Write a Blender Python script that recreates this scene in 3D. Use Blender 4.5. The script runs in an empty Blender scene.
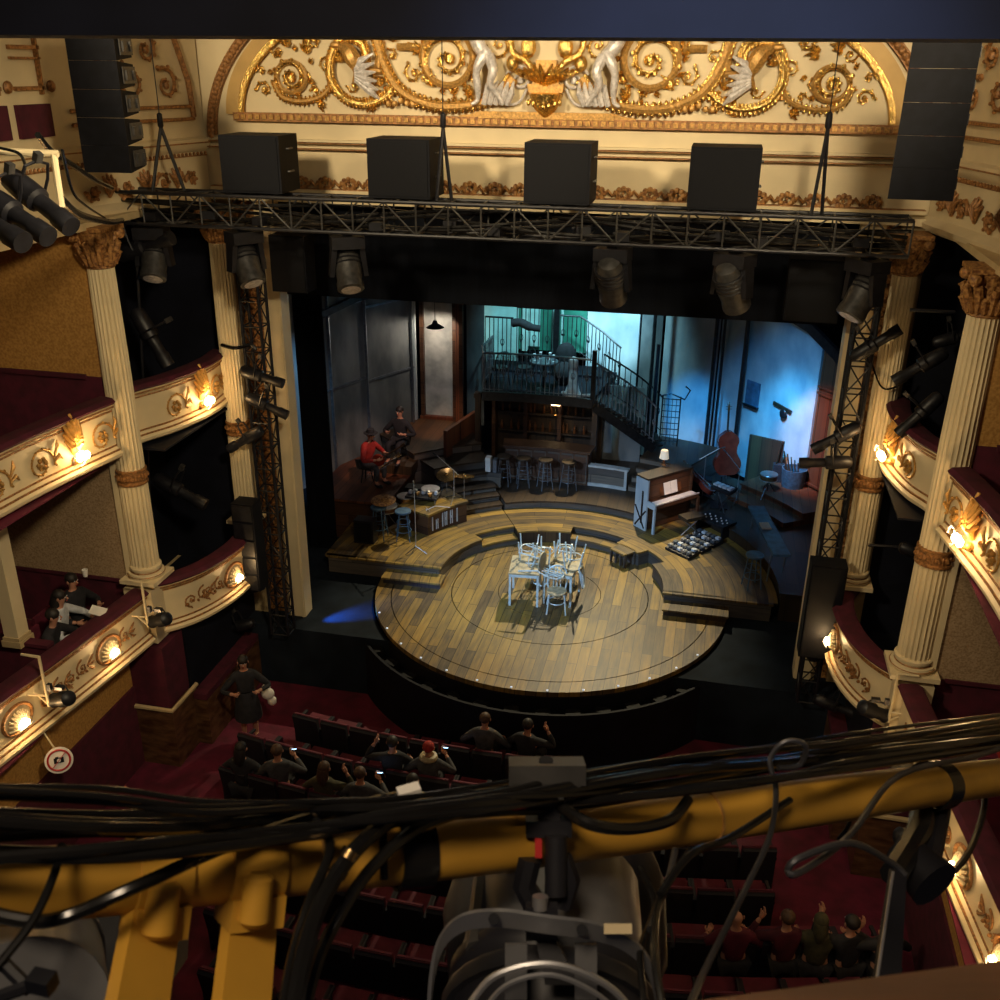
import bpy, bmesh, math, random
from mathutils import Vector, Matrix
random.seed(11)
PI = math.pi
S = bpy.context.scene
COL = S.collection
V = Vector
# ---------------------------------------------------------------- camera
CY, CT, CR, CF = math.radians(12.134), math.radians(23.655), math.radians(0.577), 988.1
CAM = V((2.786, -16.033, 10.146))
cF = V((-math.sin(CY)*math.cos(CT), math.cos(CY)*math.cos(CT), -math.sin(CT)))
cR0 = V((math.cos(CY), math.sin(CY), 0)); cU0 = cR0.cross(cF)
cR = cR0*math.cos(CR)+cU0*math.sin(CR); cU = -cR0*math.sin(CR)+cU0*math.cos(CR)
cam = bpy.data.cameras.new('camera'); camo = bpy.data.objects.new('camera', cam); COL.objects.link(camo)
camo.matrix_world = Matrix(((cR.x,cU.x,-cF.x,CAM.x),(cR.y,cU.y,-cF.y,CAM.y),(cR.z,cU.z,-cF.z,CAM.z),(0,0,0,1)))
cam.sensor_width = 36; cam.lens = CF*36/1000; cam.clip_start = .05; cam.clip_end = 120
cam.dof.use_dof = True; cam.dof.focus_distance = 18; cam.dof.aperture_fstop = 20
S.camera = camo
def ray(px, py): return cF+cR*((px-500)/CF)-cU*((py-500)/CF)
def at(px, py, **k):
    """world point on the sight line of a measured position, at a known X, Y, Z or depth D"""
    d = ray(px, py)
    if 'D' in k: return CAM+d*k['D']
    a = 'XYZ'.index(list(k)[0]); return CAM+d*((list(k.values())[0]-CAM[a])/d[a])
# ---------------------------------------------------------------- world, exposure
S.view_settings.view_transform = 'Standard'; S.view_settings.look = 'None'
S.view_settings.gamma = 1; S.view_settings.use_curve_mapping = False
S.view_settings.exposure = 0.15
w = bpy.data.worlds.new('world'); S.world = w; w.use_nodes = True
w.node_tree.nodes['Background'].inputs[0].default_value = (.10,.12,.20,1)
w.node_tree.nodes['Background'].inputs[1].default_value = .05
# ---------------------------------------------------------------- lights of the house and the stage rig
def lamp(kind, name, loc, tgt, col, power, size=.3, angle=50, blend=.6, sy=None):
    l = bpy.data.lights.new(name, kind); o = bpy.data.objects.new(name, l); COL.objects.link(o)
    o.location = loc; l.color = col; l.energy = power
    if kind == 'AREA': l.size = size; l.shape = 'RECTANGLE'; l.size_y = sy or size
    elif kind == 'SPOT': l.shadow_soft_size = size; l.spot_size = math.radians(angle); l.spot_blend = blend
    else: l.shadow_soft_size = size
    if tgt is not None: o.rotation_euler = (V(tgt)-V(loc)).to_track_quat('-Z', 'Y').to_euler()
    return o
WARM = (1,.80,.51)
lamp('SPOT','house_spot',(-3.5,-11,12.6),(-1.6,0,10.9),WARM,3300,.5,50,.45)
lamp('SPOT','house_spot',(4.5,-11,12.6),(2.0,0,10.9),WARM,3300,.5,50,.45)
lamp('SPOT','house_spot',(2.5,-11.5,11.5),(-7.1,-4.0,5.0),WARM,2300,.5,54,.7)
lamp('SPOT','house_spot',(-2.5,-11.5,11.5),(7.3,-4.0,5.0),WARM,2000,.5,54,.7)
lamp('AREA','chandelier_light',(0,-9,15),(0,-7,0),WARM,80,3.5)
lamp('AREA','gallery_light',(2.4,-16.8,12.2),(2.6,-15.3,9.4),(1,.78,.54),50,.7)
lamp('SPOT','stage_key_light',(.6,8.4,8.6),(-.1,1.9,0),(1,.83,.50),4200,.06,48,.5)
lamp('SPOT','stage_front_light',(-4.5,-9,9.5),(0,3.6,.3),(.40,.66,1),6800,.12,28,.8)
lamp('SPOT','stage_front_light',(5,-9,9.8),(0,3.2,.3),(1,.74,.38),90,.25,30,.8)
lamp('SPOT','blue_wall_light',(2.6,3.2,7.6),(4.7,7.9,1.6),(.10,.46,1),1300,.2,44,.9)
lamp('SPOT','blue_wall_light',(1.2,5.2,7.2),(2.55,9.3,1.5),(.03,.40,1),2600,.1,19,.9)
lamp('SPOT','cyan_balcony_light',(-.6,6.4,8.5),(-.7,9.6,4),(.42,.88,1),2000,.2,62,.7)
lamp('SPOT','cyan_balcony_light',(1.2,5.2,7.4),(.3,9.6,4.2),(.45,.85,1),2300,.1,26,.6)
lamp('SPOT','blue_wall_light',(3.0,4.0,7.4),(4.75,7.9,1.5),(.07,.50,1),4600,.15,27,1)
lamp('SPOT','side_blue_light',(-4.62,-.40,.30),(-3.75,.28,0),(.03,.20,1),700,.02,34,1)
lamp('SPOT','left_wall_light',(-1,.8,7.4),(-5.4,7,2.2),(.50,.62,.9),150,.2,40,.8)
lamp('SPOT','musician_light',(-2.4,2.2,6.8),(-4.8,5.4,1.9),(1,.62,.45),800,.05,22,.8)
lamp('SPOT','landing_light',(-3.6,6.4,5.2),(-4.0,7.7,1.3),(1,.45,.22),420,.1,30,.8)
lamp('SPOT','right_wall_light',(3.6,3.5,6.3),(5.4,7.1,1.9),(1,.36,.15),1500,.1,26,.8)
lamp('SPOT','piano_light',(3.2,1.0,7.0),(2.3,5.2,1.3),(1,.66,.46),1500,.05,12,.8)
lamp('SPOT','nosing_light',(3.2,-16.6,11.4),(-.1,6.6,1.2),(.42,.58,1),430,.2,28,.8)
# ---------------------------------------------------------------- object helpers
def tag(o, label=None, cat=None, group=None, kind=None):
    if label: o['label'] = label
    if cat: o['category'] = cat
    if group: o['group'] = group
    if kind: o['kind'] = kind
    return o
def empty(name, loc, label=None, cat=None, group=None, rz=0, rot=None, kind=None):
    o = bpy.data.objects.new(name, None); COL.objects.link(o); o.empty_display_size = .1
    o.location = loc; o.rotation_euler = rot if rot else (0,0,rz)
    return tag(o, label, cat, group, kind)
def kids(o): return [c for c in bpy.data.objects if c.parent == o]
def copy_tree(o, parent=None):
    c = o.copy(); COL.objects.link(c)
    if parent: c.parent = parent
    for ch in list(o.children): copy_tree(ch, c)
    return c
def place(o, loc, rz=0, label=None, group=None, rot=None):
    o.location = loc; o.rotation_euler = rot if rot else (0,0,rz)
    if label: o['label'] = label
    if group: o['group'] = group
    return o
class MB:
    def __init__(s): s.v = []; s.f = []
    def add(s, vs, fs, M=None):
        n = len(s.v); s.v += [(M @ V(p)) if M else V(p) for p in vs]; s.f += [tuple(i+n for i in f) for f in fs]; return s
    def box(s, c, d, rz=0, M=None):
        x,y,z = d[0]/2,d[1]/2,d[2]/2
        T = Matrix.Translation(c) @ Matrix.Rotation(rz,4,'Z'); T = M @ T if M else T
        return s.add([(-x,-y,-z),(x,-y,-z),(x,y,-z),(-x,y,-z),(-x,-y,z),(x,-y,z),(x,y,z),(-x,y,z)],
                     [(0,3,2,1),(4,5,6,7),(0,1,5,4),(1,2,6,5),(2,3,7,6),(3,0,4,7)], T)
    def hexa(s, lo, hi):          # lo, hi: four corners each
        return s.add(list(lo)+list(hi), [(0,3,2,1),(4,5,6,7),(0,1,5,4),(1,2,6,5),(2,3,7,6),(3,0,4,7)])
    def beam(s, a, b, w, h=None, up=(0,0,1)):
        a,b = V(a),V(b); d = (b-a).normalized(); u = V(up)
        if abs(d.dot(u)) > .98: u = V((0,1,0))
        x = d.cross(u).normalized()*(w/2); z = x.cross(d).normalized()*((h or w)/2)
        return s.hexa([a-x-z,a+x-z,a+x+z,a-x+z],[b-x-z,b+x-z,b+x+z,b-x+z])
    def tube(s, P, r, n=8, closed=False, M=None):
        P = [V(p) for p in P]; m = len(P); R = r if isinstance(r,(list,tuple)) else [r]*m
        vs = []; t0 = None; x = None
        for i in range(m):
            if closed: t = P[(i+1)%m]-P[i-1]
            else: t = P[min(i+1,m-1)]-P[max(i-1,0)]
            t = t.normalized() if t.length > 1e-9 else V((0,0,1))
            if x is None:
                u = V((0,0,1)) if abs(t.z) < .9 else V((1,0,0)); x = t.cross(u).normalized()
            else:
                x = x-t*x.dot(t); x = x.normalized() if x.length > 1e-6 else t.orthogonal().normalized()
            y = t.cross(x)
            for k in range(n):
                a = 2*PI*k/n; vs.append(P[i]+(x*math.cos(a)+y*math.sin(a))*R[i])
        fs = []
        for i in range(m if closed else m-1):
            j = (i+1)%m
            for k in range(n):
                q = (k+1)%n; fs.append((i*n+k,i*n+q,j*n+q,j*n+k))
        if not closed: fs += [tuple(reversed(range(n))), tuple((m-1)*n+k for k in range(n))]
        return s.add(vs, fs, M)
    def lathe(s, prof, n=16, M=None, flute=0, depth=0):
        vs = []
        for r,z in prof:
            for k in range(n):
                a = 2*PI*k/n; q = r-(depth*abs(math.sin(flute*a/2))**.5 if flute else 0)
                vs.append((q*math.cos(a),q*math.sin(a),z))
        m = len(prof)
        fs = [(i*n+k,i*n+(k+1)%n,(i+1)*n+(k+1)%n,(i+1)*n+k) for i in range(m-1) for k in range(n)]
        if prof[0][0] > 1e-6: fs.append(tuple(reversed(range(n))))
        if prof[-1][0] > 1e-6: fs.append(tuple((m-1)*n+k for k in range(n)))
        return s.add(vs, fs, M)
    def ell(s, c, r, n=8, m=5, M=None, R=None):
        r = (r,r,r) if not isinstance(r,(tuple,list)) else r
        prof = [(math.sin(PI*i/m), -math.cos(PI*i/m)) for i in range(m+1)]
        prof[0] = (0.001,-1); prof[-1] = (0.001,1)
        T = Matrix.Translation(c); T = T @ R if R else T
        T = T @ Matrix.Diagonal((r[0],r[1],r[2],1)); T = M @ T if M else T
        return s.lathe(prof, n, T)
    def prism(s, pts, z0, z1, M=None):
        n = len(pts)
        A = sum(pts[i][0]*pts[(i+1)%n][1]-pts[(i+1)%n][0]*pts[i][1] for i in range(n))
        if A < 0: pts = pts[::-1]
        return s.add([(p[0],p[1],z0) for p in pts]+[(p[0],p[1],z1) for p in pts],
                     [tuple(reversed(range(n))),tuple(range(n,2*n))]+[(i,(i+1)%n,(i+1)%n+n,i+n) for i in range(n)], M)
    def arcp(s, r0, r1, a0, a1, z0, z1, c=(0,1.94), n=None):
        n = n or max(2, int(abs(a1-a0)/3)); A = [math.radians(a0+(a1-a0)*i/n) for i in range(n+1)]
        vs = []
        for a in A:
            for r,z in ((r0,z0),(r1,z0),(r1,z1),(r0,z1)): vs.append((c[0]+r*math.cos(a),c[1]+r*math.sin(a),z))
        fs = [(0,1,2,3),tuple(reversed(range(n*4,n*4+4)))]
        for i in range(n):
            for k in range(4):
                q = (k+1)%4; fs.append((i*4+k,(i+1)*4+k,(i+1)*4+q,i*4+q))
        if abs(a1-a0) > 359.9: fs = fs[2:]
        return s.add(vs, fs)
    def sweep(s, path, prof, closed=False):
        """profile (w, z) swept along plan path; w is measured to the right of the path"""
        m = len(path); vs = []; k = len(prof)
        for i in range(m):
            a = V(path[max(i-1,0)]).to_2d(); b = V(path[min(i+1,m-1)]).to_2d(); d = (b-a).normalized(); nn = V((d.y,-d.x))
            for w_,z in prof: vs.append((path[i][0]+nn.x*w_, path[i][1]+nn.y*w_, z))
        fs = [(i*k+j,i*k+(j+1)%k,(i+1)*k+(j+1)%k,(i+1)*k+j) for i in range(m-1) for j in range(k)]
        fs += [tuple(reversed(range(k))), tuple((m-1)*k+j for j in range(k))]
        return s.add(vs, fs)
    def build(s, name, mt, parent=None, world=False, smooth=40, org=None):
        vs = s.v
        o = bpy.data.objects.new(name, bpy.data.meshes.new(name)); COL.objects.link(o)
        if parent is not None:
            o.parent = parent
            if world:
                off = V((0,0,0)); q = parent
                while q is not None: off = off+V(q.location); q = q.parent
                vs = [p-off for p in vs]
        else:
            if org is None:
                xs = [p.x for p in vs]; ys = [p.y for p in vs]; zs = [p.z for p in vs]
                org = V(((min(xs)+max(xs))/2,(min(ys)+max(ys))/2,min(zs)))
            o.location = org; vs = [p-V(org) for p in vs]
        me = o.data; me.from_pydata([tuple(p) for p in vs], [], s.f)
        bm = bmesh.new(); bm.from_mesh(me); bmesh.ops.recalc_face_normals(bm, faces=bm.faces); bm.to_mesh(me); bm.free()
        me.materials.append(MT[mt] if isinstance(mt,str) else mt)
        if smooth:
            me.shade_smooth(); me.set_sharp_from_angle(angle=math.radians(smooth))
        return o
def sm(P, k=4, closed=False):
    """Catmull-Rom"""
    P = [V(p) if len(p) == 3 else V((p[0],p[1],0)) for p in P]; n = len(P); out = []
    rng = range(n) if closed else range(n-1)
    for i in rng:
        a,b,c,d = (P[(i-1)%n],P[i],P[(i+1)%n],P[(i+2)%n]) if closed else (P[max(i-1,0)],P[i],P[i+1],P[min(i+2,n-1)])
        for j in range(k):
            t = j/k
            out.append(.5*((2*b)+(c-a)*t+(2*a-5*b+4*c-d)*t*t+(3*b-a-3*c+d)*t*t*t))
    if not closed: out.append(P[-1])
    return out
def Rot(ax, deg): return Matrix.Rotation(math.radians(deg),4,ax)
def T(*p): return Matrix.Translation(p if len(p) == 3 else p[0])
# ---------------------------------------------------------------- materials
MT = {}
def _new(name, rough, metal):
    m = bpy.data.materials.new(name); m.use_nodes = True; nt = m.node_tree; b = nt.nodes['Principled BSDF']
    b.inputs['Roughness'].default_value = rough; b.inputs['Metallic'].default_value = metal
    MT[name] = m; return m, nt, b
def mat(name, col, rough=.6, metal=0, var=.2, scale=6, bump=0, stretch=None, col2=None, detail=4, coat=0, spec=.5):
    m, nt, b = _new(name, rough, metal); b.inputs['Specular IOR Level'].default_value = spec; N = nt.nodes; L = nt.links
    g = N.new('ShaderNodeNewGeometry'); mp = N.new('ShaderNodeMapping'); L.new(g.outputs['Position'], mp.inputs[0])
    if stretch: mp.inputs['Scale'].default_value = stretch
    t = N.new('ShaderNodeTexNoise'); t.inputs['Scale'].default_value = scale; t.inputs['Detail'].default_value = detail
    L.new(mp.outputs[0], t.inputs[0])
    r = N.new('ShaderNodeValToRGB'); L.new(t.outputs[0], r.inputs[0]); L.new(r.outputs[0], b.inputs['Base Color'])
    c2 = col2 or [c*(1+var) for c in col]; c1 = [c*(1-var) for c in col] if not col2 else col
    r.color_ramp.elements[0].position = .35; r.color_ramp.elements[1].position = .65
    r.color_ramp.elements[0].color = (*c1,1); r.color_ramp.elements[1].color = (*c2,1)
    if coat: b.inputs['Coat Weight'].default_value = coat
    if bump:
        u = N.new('ShaderNodeBump'); u.inputs['Strength'].default_value = bump; u.inputs['Distance'].default_value = .02
        L.new(t.outputs[0], u.inputs['Height']); L.new(u.outputs[0], b.inputs['Normal'])
    return m
def glow(name, col, strength):
    m, nt, b = _new(name, .5, 0); N = nt.nodes; L = nt.links
    b.inputs['Base Color'].default_value = (*col,1); b.inputs['Emission Color'].default_value = (*col,1)
    b.inputs['Emission Strength'].default_value = strength
    return m
def planks(name, pal, mode='xy', row=.19, length=1.7, c=(0,1.94), rough=.5, streak=1):
    m, nt, b = _new(name, rough, 0); N = nt.nodes; L = nt.links
    g = N.new('ShaderNodeNewGeometry'); sp = N.new('ShaderNodeSeparateXYZ'); cb = N.new('ShaderNodeCombineXYZ')
    def mth(op, a, bb=None):
        q = N.new('ShaderNodeMath'); q.operation = op
        for i,v_ in enumerate((a,bb)):
            if v_ is None: continue
            if isinstance(v_,(int,float)): q.inputs[i].default_value = v_
            else: L.new(v_, q.inputs[i])
        return q.outputs[0]
    L.new(g.outputs['Position'], sp.inputs[0]); X,Y,Z = sp.outputs
    if mode == 'polar':
        dx = mth('SUBTRACT', X, c[0]); dy = mth('SUBTRACT', Y, c[1])
        rr = mth('SQRT', mth('ADD', mth('MULTIPLY',dx,dx), mth('MULTIPLY',dy,dy)))
        an = mth('MULTIPLY', mth('ARCTAN2', dy, dx), 3.4)
        L.new(an, cb.inputs[0]); L.new(rr, cb.inputs[1]); L.new(mth('MULTIPLY',Z,.3), cb.inputs[2])
    elif mode == 'wall':
        L.new(Z, cb.inputs[0]); L.new(mth('ADD',X,mth('MULTIPLY',Y,.7)), cb.inputs[1])
    elif mode == 'hwall':
        L.new(mth('ADD',X,mth('MULTIPLY',Y,.7)), cb.inputs[0]); L.new(Z, cb.inputs[1])
    else:
        L.new(Y, cb.inputs[0]); L.new(X, cb.inputs[1])
    k = N.new('ShaderNodeTexBrick'); L.new(cb.outputs[0], k.inputs[0])
    k.inputs['Color1'].default_value = (0,0,0,1); k.inputs['Color2'].default_value = (1,1,1,1); k.inputs['Mortar'].default_value = (0,0,0,1)
    k.inputs['Scale'].default_value = 1; k.inputs['Mortar Size'].default_value = .006; k.inputs['Bias'].default_value = 0
    k.inputs['Brick Width'].default_value = length; k.inputs['Row Height'].default_value = row; k.offset = .37; k.offset_frequency = 2
    mp = N.new('ShaderNodeMapping'); mp.inputs['Scale'].default_value = (1.1,11,1); L.new(cb.outputs[0], mp.inputs[0])
    t = N.new('ShaderNodeTexNoise'); t.inputs['Scale'].default_value = 1.3; t.inputs['Detail'].default_value = 6; t.inputs['Roughness'].default_value = .65
    L.new(mp.outputs[0], t.inputs[0])
    t2 = N.new('ShaderNodeTexNoise'); t2.inputs['Scale'].default_value = 1.1; L.new(g.outputs['Position'], t2.inputs[0])
    f = mth('ADD', mth('MULTIPLY', k.outputs['Color'], .50), mth('MULTIPLY', t.outputs[0], 1.0*streak))
    f = mth('ADD', f, mth('MULTIPLY', t2.outputs[0], .5)); f = mth('SUBTRACT', f, .25+.50*streak-.14)
    r = N.new('ShaderNodeValToRGB'); L.new(f, r.inputs[0])
    el = r.color_ramp.elements
    el[0].position = 0; el[0].color = (*pal[0],1); el[1].position = 1; el[1].color = (*pal[-1],1)
    for i,cc in enumerate(pal[1:-1]): e = el.new((i+1)/(len(pal)-1)); e.color = (*cc,1)
    mx = N.new('ShaderNodeMix'); mx.data_type = 'RGBA'; L.new(k.outputs['Fac'], mx.inputs['Factor'])
    L.new(r.outputs[0], mx.inputs['A']); mx.inputs['B'].default_value = (*[q*.18 for q in pal[0]],1)
    L.new(mx.outputs['Result'], b.inputs['Base Color'])
    u = N.new('ShaderNodeBump'); u.inputs['Strength'].default_value = .25; u.inputs['Distance'].default_value = .01
    L.new(t.outputs[0], u.inputs['Height']); L.new(u.outputs[0], b.inputs['Normal'])
    return m
mat('cream', (.68,.56,.34), .5, var=.06, scale=2)
mat('cream_dark', (.50,.38,.20), .5, var=.1, scale=3)
mat('gold', (.86,.56,.17), .26, 1, var=.25, scale=34, bump=.9)
mat('gold_matt', (.50,.28,.08), .42, .45, var=.3, scale=30, bump=.25)
mat('ochre_band', (.52,.33,.11), .5, .15, var=.08, scale=3)
mat('gold_brown', (.32,.15,.05), .5, .3, var=.45, scale=25, bump=.4)
mat('rust_gold', (.14,.05,.015), .55, .2, scale=22, col2=(.50,.26,.08), bump=.6)
mat('silver', (.72,.68,.66), .38, .35, var=.2, scale=20, bump=.5)
mat('velvet', (.065,.004,.015), .85, var=.25, scale=5)
mat('velvet_bright', (.10,.006,.022), .8, var=.2, scale=5)
mat('carpet', (.095,.004,.020), .95, var=.3, scale=3)
mat('ochre_paper', (.34,.165,.035), .6, scale=26, col2=(.52,.28,.075))
mat('beige_paper', (.26,.17,.085), .7, scale=34, col2=(.44,.31,.18), detail=8)
mat('marble', (.05,.020,.009), .3, scale=4, col2=(.13,.065,.03), detail=9, stretch=(1,1,3))
mat('black_drape', (.003,.004,.007), .9, spec=.1, var=.3, scale=4, stretch=(5,5,.4))
mat('navy_black', (.005,.006,.012), .7, spec=.2, var=.3, scale=2)
mat('gear_black', (.009,.009,.012), .45, spec=.4, var=.3, scale=12)
mat('beam_navy', (.016,.019,.036), .7, var=.2, scale=3)
mat('gear_grey', (.07,.068,.066), .4, .5, var=.25, scale=14)
mat('box_black', (.0045,.005,.008), .7, spec=.2, var=.25, scale=10)
mat('grille', (.004,.0045,.007), .7, spec=.2, var=.5, scale=220)
mat('alu', (.45,.45,.46), .35, .8, var=.15, scale=10)
mat('alu_dark', (.10,.10,.11), .35, .8, var=.3, scale=14)
mat('stage_black', (.010,.015,.023), .9, spec=.15, var=.35, scale=1.6, detail=8)
OAK = [(.030,.018,.009),(.10,.066,.028),(.22,.135,.030),(.34,.205,.038),(.47,.31,.085)]
planks('deck_wood', OAK)
planks('tier_wood', OAK, 'polar', .21, 2.1)
planks('dark_wood', [(.014,.009,.006),(.034,.020,.011),(.06,.035,.016),(.09,.052,.025)], 'xy', .25, 2.4)
planks('red_wood', [(.05,.014,.006),(.10,.032,.014),(.16,.055,.022),(.22,.085,.035)], 'xy', .2, 2.2)
planks('panel_wood', [(.03,.012,.006),(.06,.025,.012),(.10,.045,.02),(.14,.07,.03)], 'hwall', .3, 2.5)
planks('riser_wood', [(.05,.045,.045),(.10,.085,.07),(.16,.13,.10),(.20,.17,.13)], 'hwall', .3, 3)
mat('grey_wall', (.055,.066,.074), .75, scale=1.7, col2=(.15,.165,.17), detail=9, stretch=(1,1,.45))
mat('blue_grey_wall', (.26,.34,.40), .7, scale=1.4, col2=(.50,.56,.58), detail=9, stretch=(1,1,.6))
mat('plaster_pale', (.30,.31,.30), .7, scale=2.2, col2=(.55,.55,.52), detail=9)
mat('shutter_green', (.02,.16,.11), .6, var=.2, scale=4)
mat('cyan_plaster', (.36,.58,.55), .7, var=.2, scale=2)
mat('iron', (.02,.022,.026), .4, .6, var=.3, scale=10)
mat('iron_pale', (.20,.23,.27), .35, .7, var=.2, scale=10)
mat('chair_white', (.58,.68,.70), .4, .1, var=.1, scale=10)
mat('chair_seat', (.40,.33,.20), .5, var=.2, scale=14)
mat('yellow_paint', (.50,.265,.032), .42, var=.14, scale=9, bump=.08)
mat('rubber', (.008,.0075,.007), .24, var=.3, scale=10)
mat('skin', (.45,.22,.14), .6, var=.08, scale=6)
mat('hair_dark', (.012,.009,.008), .6, var=.3, scale=30)
mat('hair_brown', (.07,.035,.018), .6, var=.3, scale=30)
mat('cloth_black', (.012,.012,.016), .85, var=.3, scale=12)
mat('cloth_white', (.55,.58,.62), .8, var=.12, scale=12)
mat('cloth_red', (.35,.02,.015), .8, var=.2, scale=12)
mat('cloth_grey', (.05,.05,.055), .85, var=.3, scale=12)
mat('cloth_olive', (.05,.045,.02), .85, var=.3, scale=12)
mat('cloth_blue', (.04,.09,.13), .8, var=.3, scale=12)
mat('paper', (.75,.72,.66), .7, var=.05, scale=5)
mat('red_paint', (.40,.02,.02), .5, var=.1, scale=5)
mat('varnish_red', (.16,.022,.012), .25, var=.25, scale=5)
mat('varnish_brown', (.12,.045,.016), .3, var=.3, scale=6)
mat('brass', (.75,.50,.22), .25, 1, var=.15, scale=10)
mat('blue_paint', (.06,.13,.22), .5, var=.3, scale=6)
mat('seat_back', (.008,.007,.014), .8, var=.3, scale=6)
mat('wood_rail', (.09,.035,.014), .4, var=.3, scale=12, stretch=(.3,3,3))
glow('bulb', (1,.66,.28), 45)
glow('bulb_soft', (1,.72,.38), 9)
glow('phone_screen', (.35,.62,1), 5)
glow('pale_led', (.75,.85,1), .45)
glow('lamp_inside', (1,.86,.66), .30)
mat('gold_plume', (.80,.42,.10), .45, .35, var=.2, scale=12)
mat('lamp_grey', (.20,.20,.205), .35, .5, var=.2, scale=14)
# ================================================================ the house: shell
def struct(o): return tag(o, kind='structure')
def mir(mb, s):
    if s > 0: mb.v = [V((-p[0],p[1],p[2])) for p in mb.v]
    return mb
def plen(path):
    L = [0]
    for a,b in zip(path,path[1:]): L.append(L[-1]+(V(b)-V(a)).length)
    return L
def onpath(path, u, v, w=0):
    """point at arc length u, height v, distance w to the right of a plan path; with the tangent"""
    L = plen(path); u = max(0,min(L[-1]-1e-6,u)); i = 0
    while L[i+1] < u: i += 1
    a,b = V(path[i]).to_2d(),V(path[i+1]).to_2d(); d = (b-a).normalized(); q = a+d*(u-L[i])
    return V((q.x+d.y*w, q.y-d.x*w, v)), V((d.x,d.y,0))
SIDE = {-1:'left', 1:'right'}
struct(MB().box((0,-7.6,-1.4),(19,14.6,.2)).build('floor','carpet'))
# stage floor: a slab with the thrust's arc cut by the deck
struct(MB().box((0,6,-.65),(18,13,1.3)).build('stage_floor','stage_black'))
mb = MB().box((0,12.6,3.8),(18,.1,8)); struct(mb.build('wall_back','navy_black'))
mb = MB(); mb.box((0,.32,6.5+.85),(10.6,.08,1.85)); mb.box((0,.24,7.9),(10.6,.1,.5))
v = mb.build('stage_border','black_drape'); tag(v,'wide black cloth border closing the top of the stage opening','border')
# proscenium wall with the arch above it
wf = empty('wall_front',(0,0,0),kind='structure')
mb = MB()
mb.box((0,.36,10.6),(11.9,.6,5.0)); mb.build('wall_plaster','cream',wf,world=True)
for s in (-1,1):
    ex = -4.80 if s < 0 else 5.02
    mb = MB(); mb.box((ex,.15,3.95),(.36,.34,8.3)); mb.box((ex+.14,-.02,3.95),(.04,.04,8.3)); mb.box((ex-.14,-.02,3.95),(.04,.04,8.3))
    mb.build('edge_moulding','cream',wf,world=True)
    MB().box((s*5.20,.2,3.95),(.46,.2,8.3)).build('ornate_strip','rust_gold',wf,world=True)
    mb = MB()
    for i in range(34):
        z = .25+i*.235; x = s*5.20
        mb.tube([(x-.17,.08,z-.1),(x,.05,z),(x+.17,.08,z+.1)],.022,5); mb.tube([(x+.17,.08,z-.1),(x,.05,z),(x-.17,.08,z+.1)],.022,5)
        mb.ell((x,.06,z+.118),(.05,.03,.05),7,4)
    mb.build('strip_relief','gold_brown',wf,world=True)
    mb = MB().box((s*5.62,.12,3.4),(.40,.24,9.4)); mb.build('pier_panel','cream_dark',wf,world=True)
# mouldings of the lunette and the fascia
def xarc(R, x0, x1, zc=6.96, n=60, y=.02, flip=1):
    a0 = math.acos(x0/R); a1 = math.acos(x1/R)
    return [V((R*math.cos(a0+(a1-a0)*i/n), y, zc+R*math.sin(a0+(a1-a0)*i/n))) for i in range(n+1)]
def earc(a, b, z0, n=90, y=.02): return [V((a*math.cos(PI*i/n), y, z0+b*math.sin(PI*i/n))) for i in range(n+1)]
def ribbon(mb, P, w, d, y=.05):      # a flat band of width w standing d proud of the wall, along P in the XZ plane
    Q = []
    for i,p in enumerate(P):
        t = (P[min(i+1,len(P)-1)]-P[max(i-1,0)]).normalized(); nn = V((-t.z,0,t.x)); Q.append([p+nn*w/2, p-nn*w/2])
    vs = []; fs = []
    for a,b in Q:
        for q,yy in ((a,y),(b,y),(b,y-d),(a,y-d)): vs.append((q.x,yy,q.z))
    for i in range(len(P)-1):
        for k in range(4):
            q = (k+1)%4; fs.append((i*4+k,(i+1)*4+k,(i+1)*4+q,i*4+q))
    return mb.add(vs,fs)
mb = MB(); ribbon(mb,earc(5.19,2.33,9.40),.24,.07); mb.build('arch_band','ochre_band',wf,world=True)
mb = MB()
for p in earc(5.02,2.14,9.42,n=230,y=-.02): mb.ell(p,(.035,.035,.045),6,4)
ribbon(mb,earc(5.06,2.18,9.42),.05,.10); mb.build('beaded_arch','gold',wf,world=True)
mb = MB(); ribbon(mb,earc(5.60,3.0,9.08),.15,.09)
for p in earc(5.60,3.0,9.08,n=130,y=-.06): mb.ell(p,(.06,.03,.06),6,4)
mb.build('outer_arch_moulding','gold_brown',wf,world=True)
mb = MB().box((0,.0,9.37),(10.35,.12,.13))
mb.build('lunette_sill','gold_brown',wf,world=True)
mb = MB()
for i in range(86): mb.box((-5.1+i*.12,-.075,9.37),(.07,.03,.07),0)
mb.build('sill_fret','gold_matt',wf,world=True)
mb = MB()
for z,h,d in ((9.02,.035,.10),(8.92,.025,.07),(8.24,.05,.14),(8.12,.10,.26)): mb.box((0,.05-d/2,z),(11.4,d,h))
mb.build('fascia_mouldings','cream',wf,world=True)
mb = MB()
for z in (8.985,8.895,8.27): mb.box((0,.0,z),(11.4,.13,.014))
mb.build('fascia_gilding','gold_brown',wf,world=True)
mb = MB()
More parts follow.
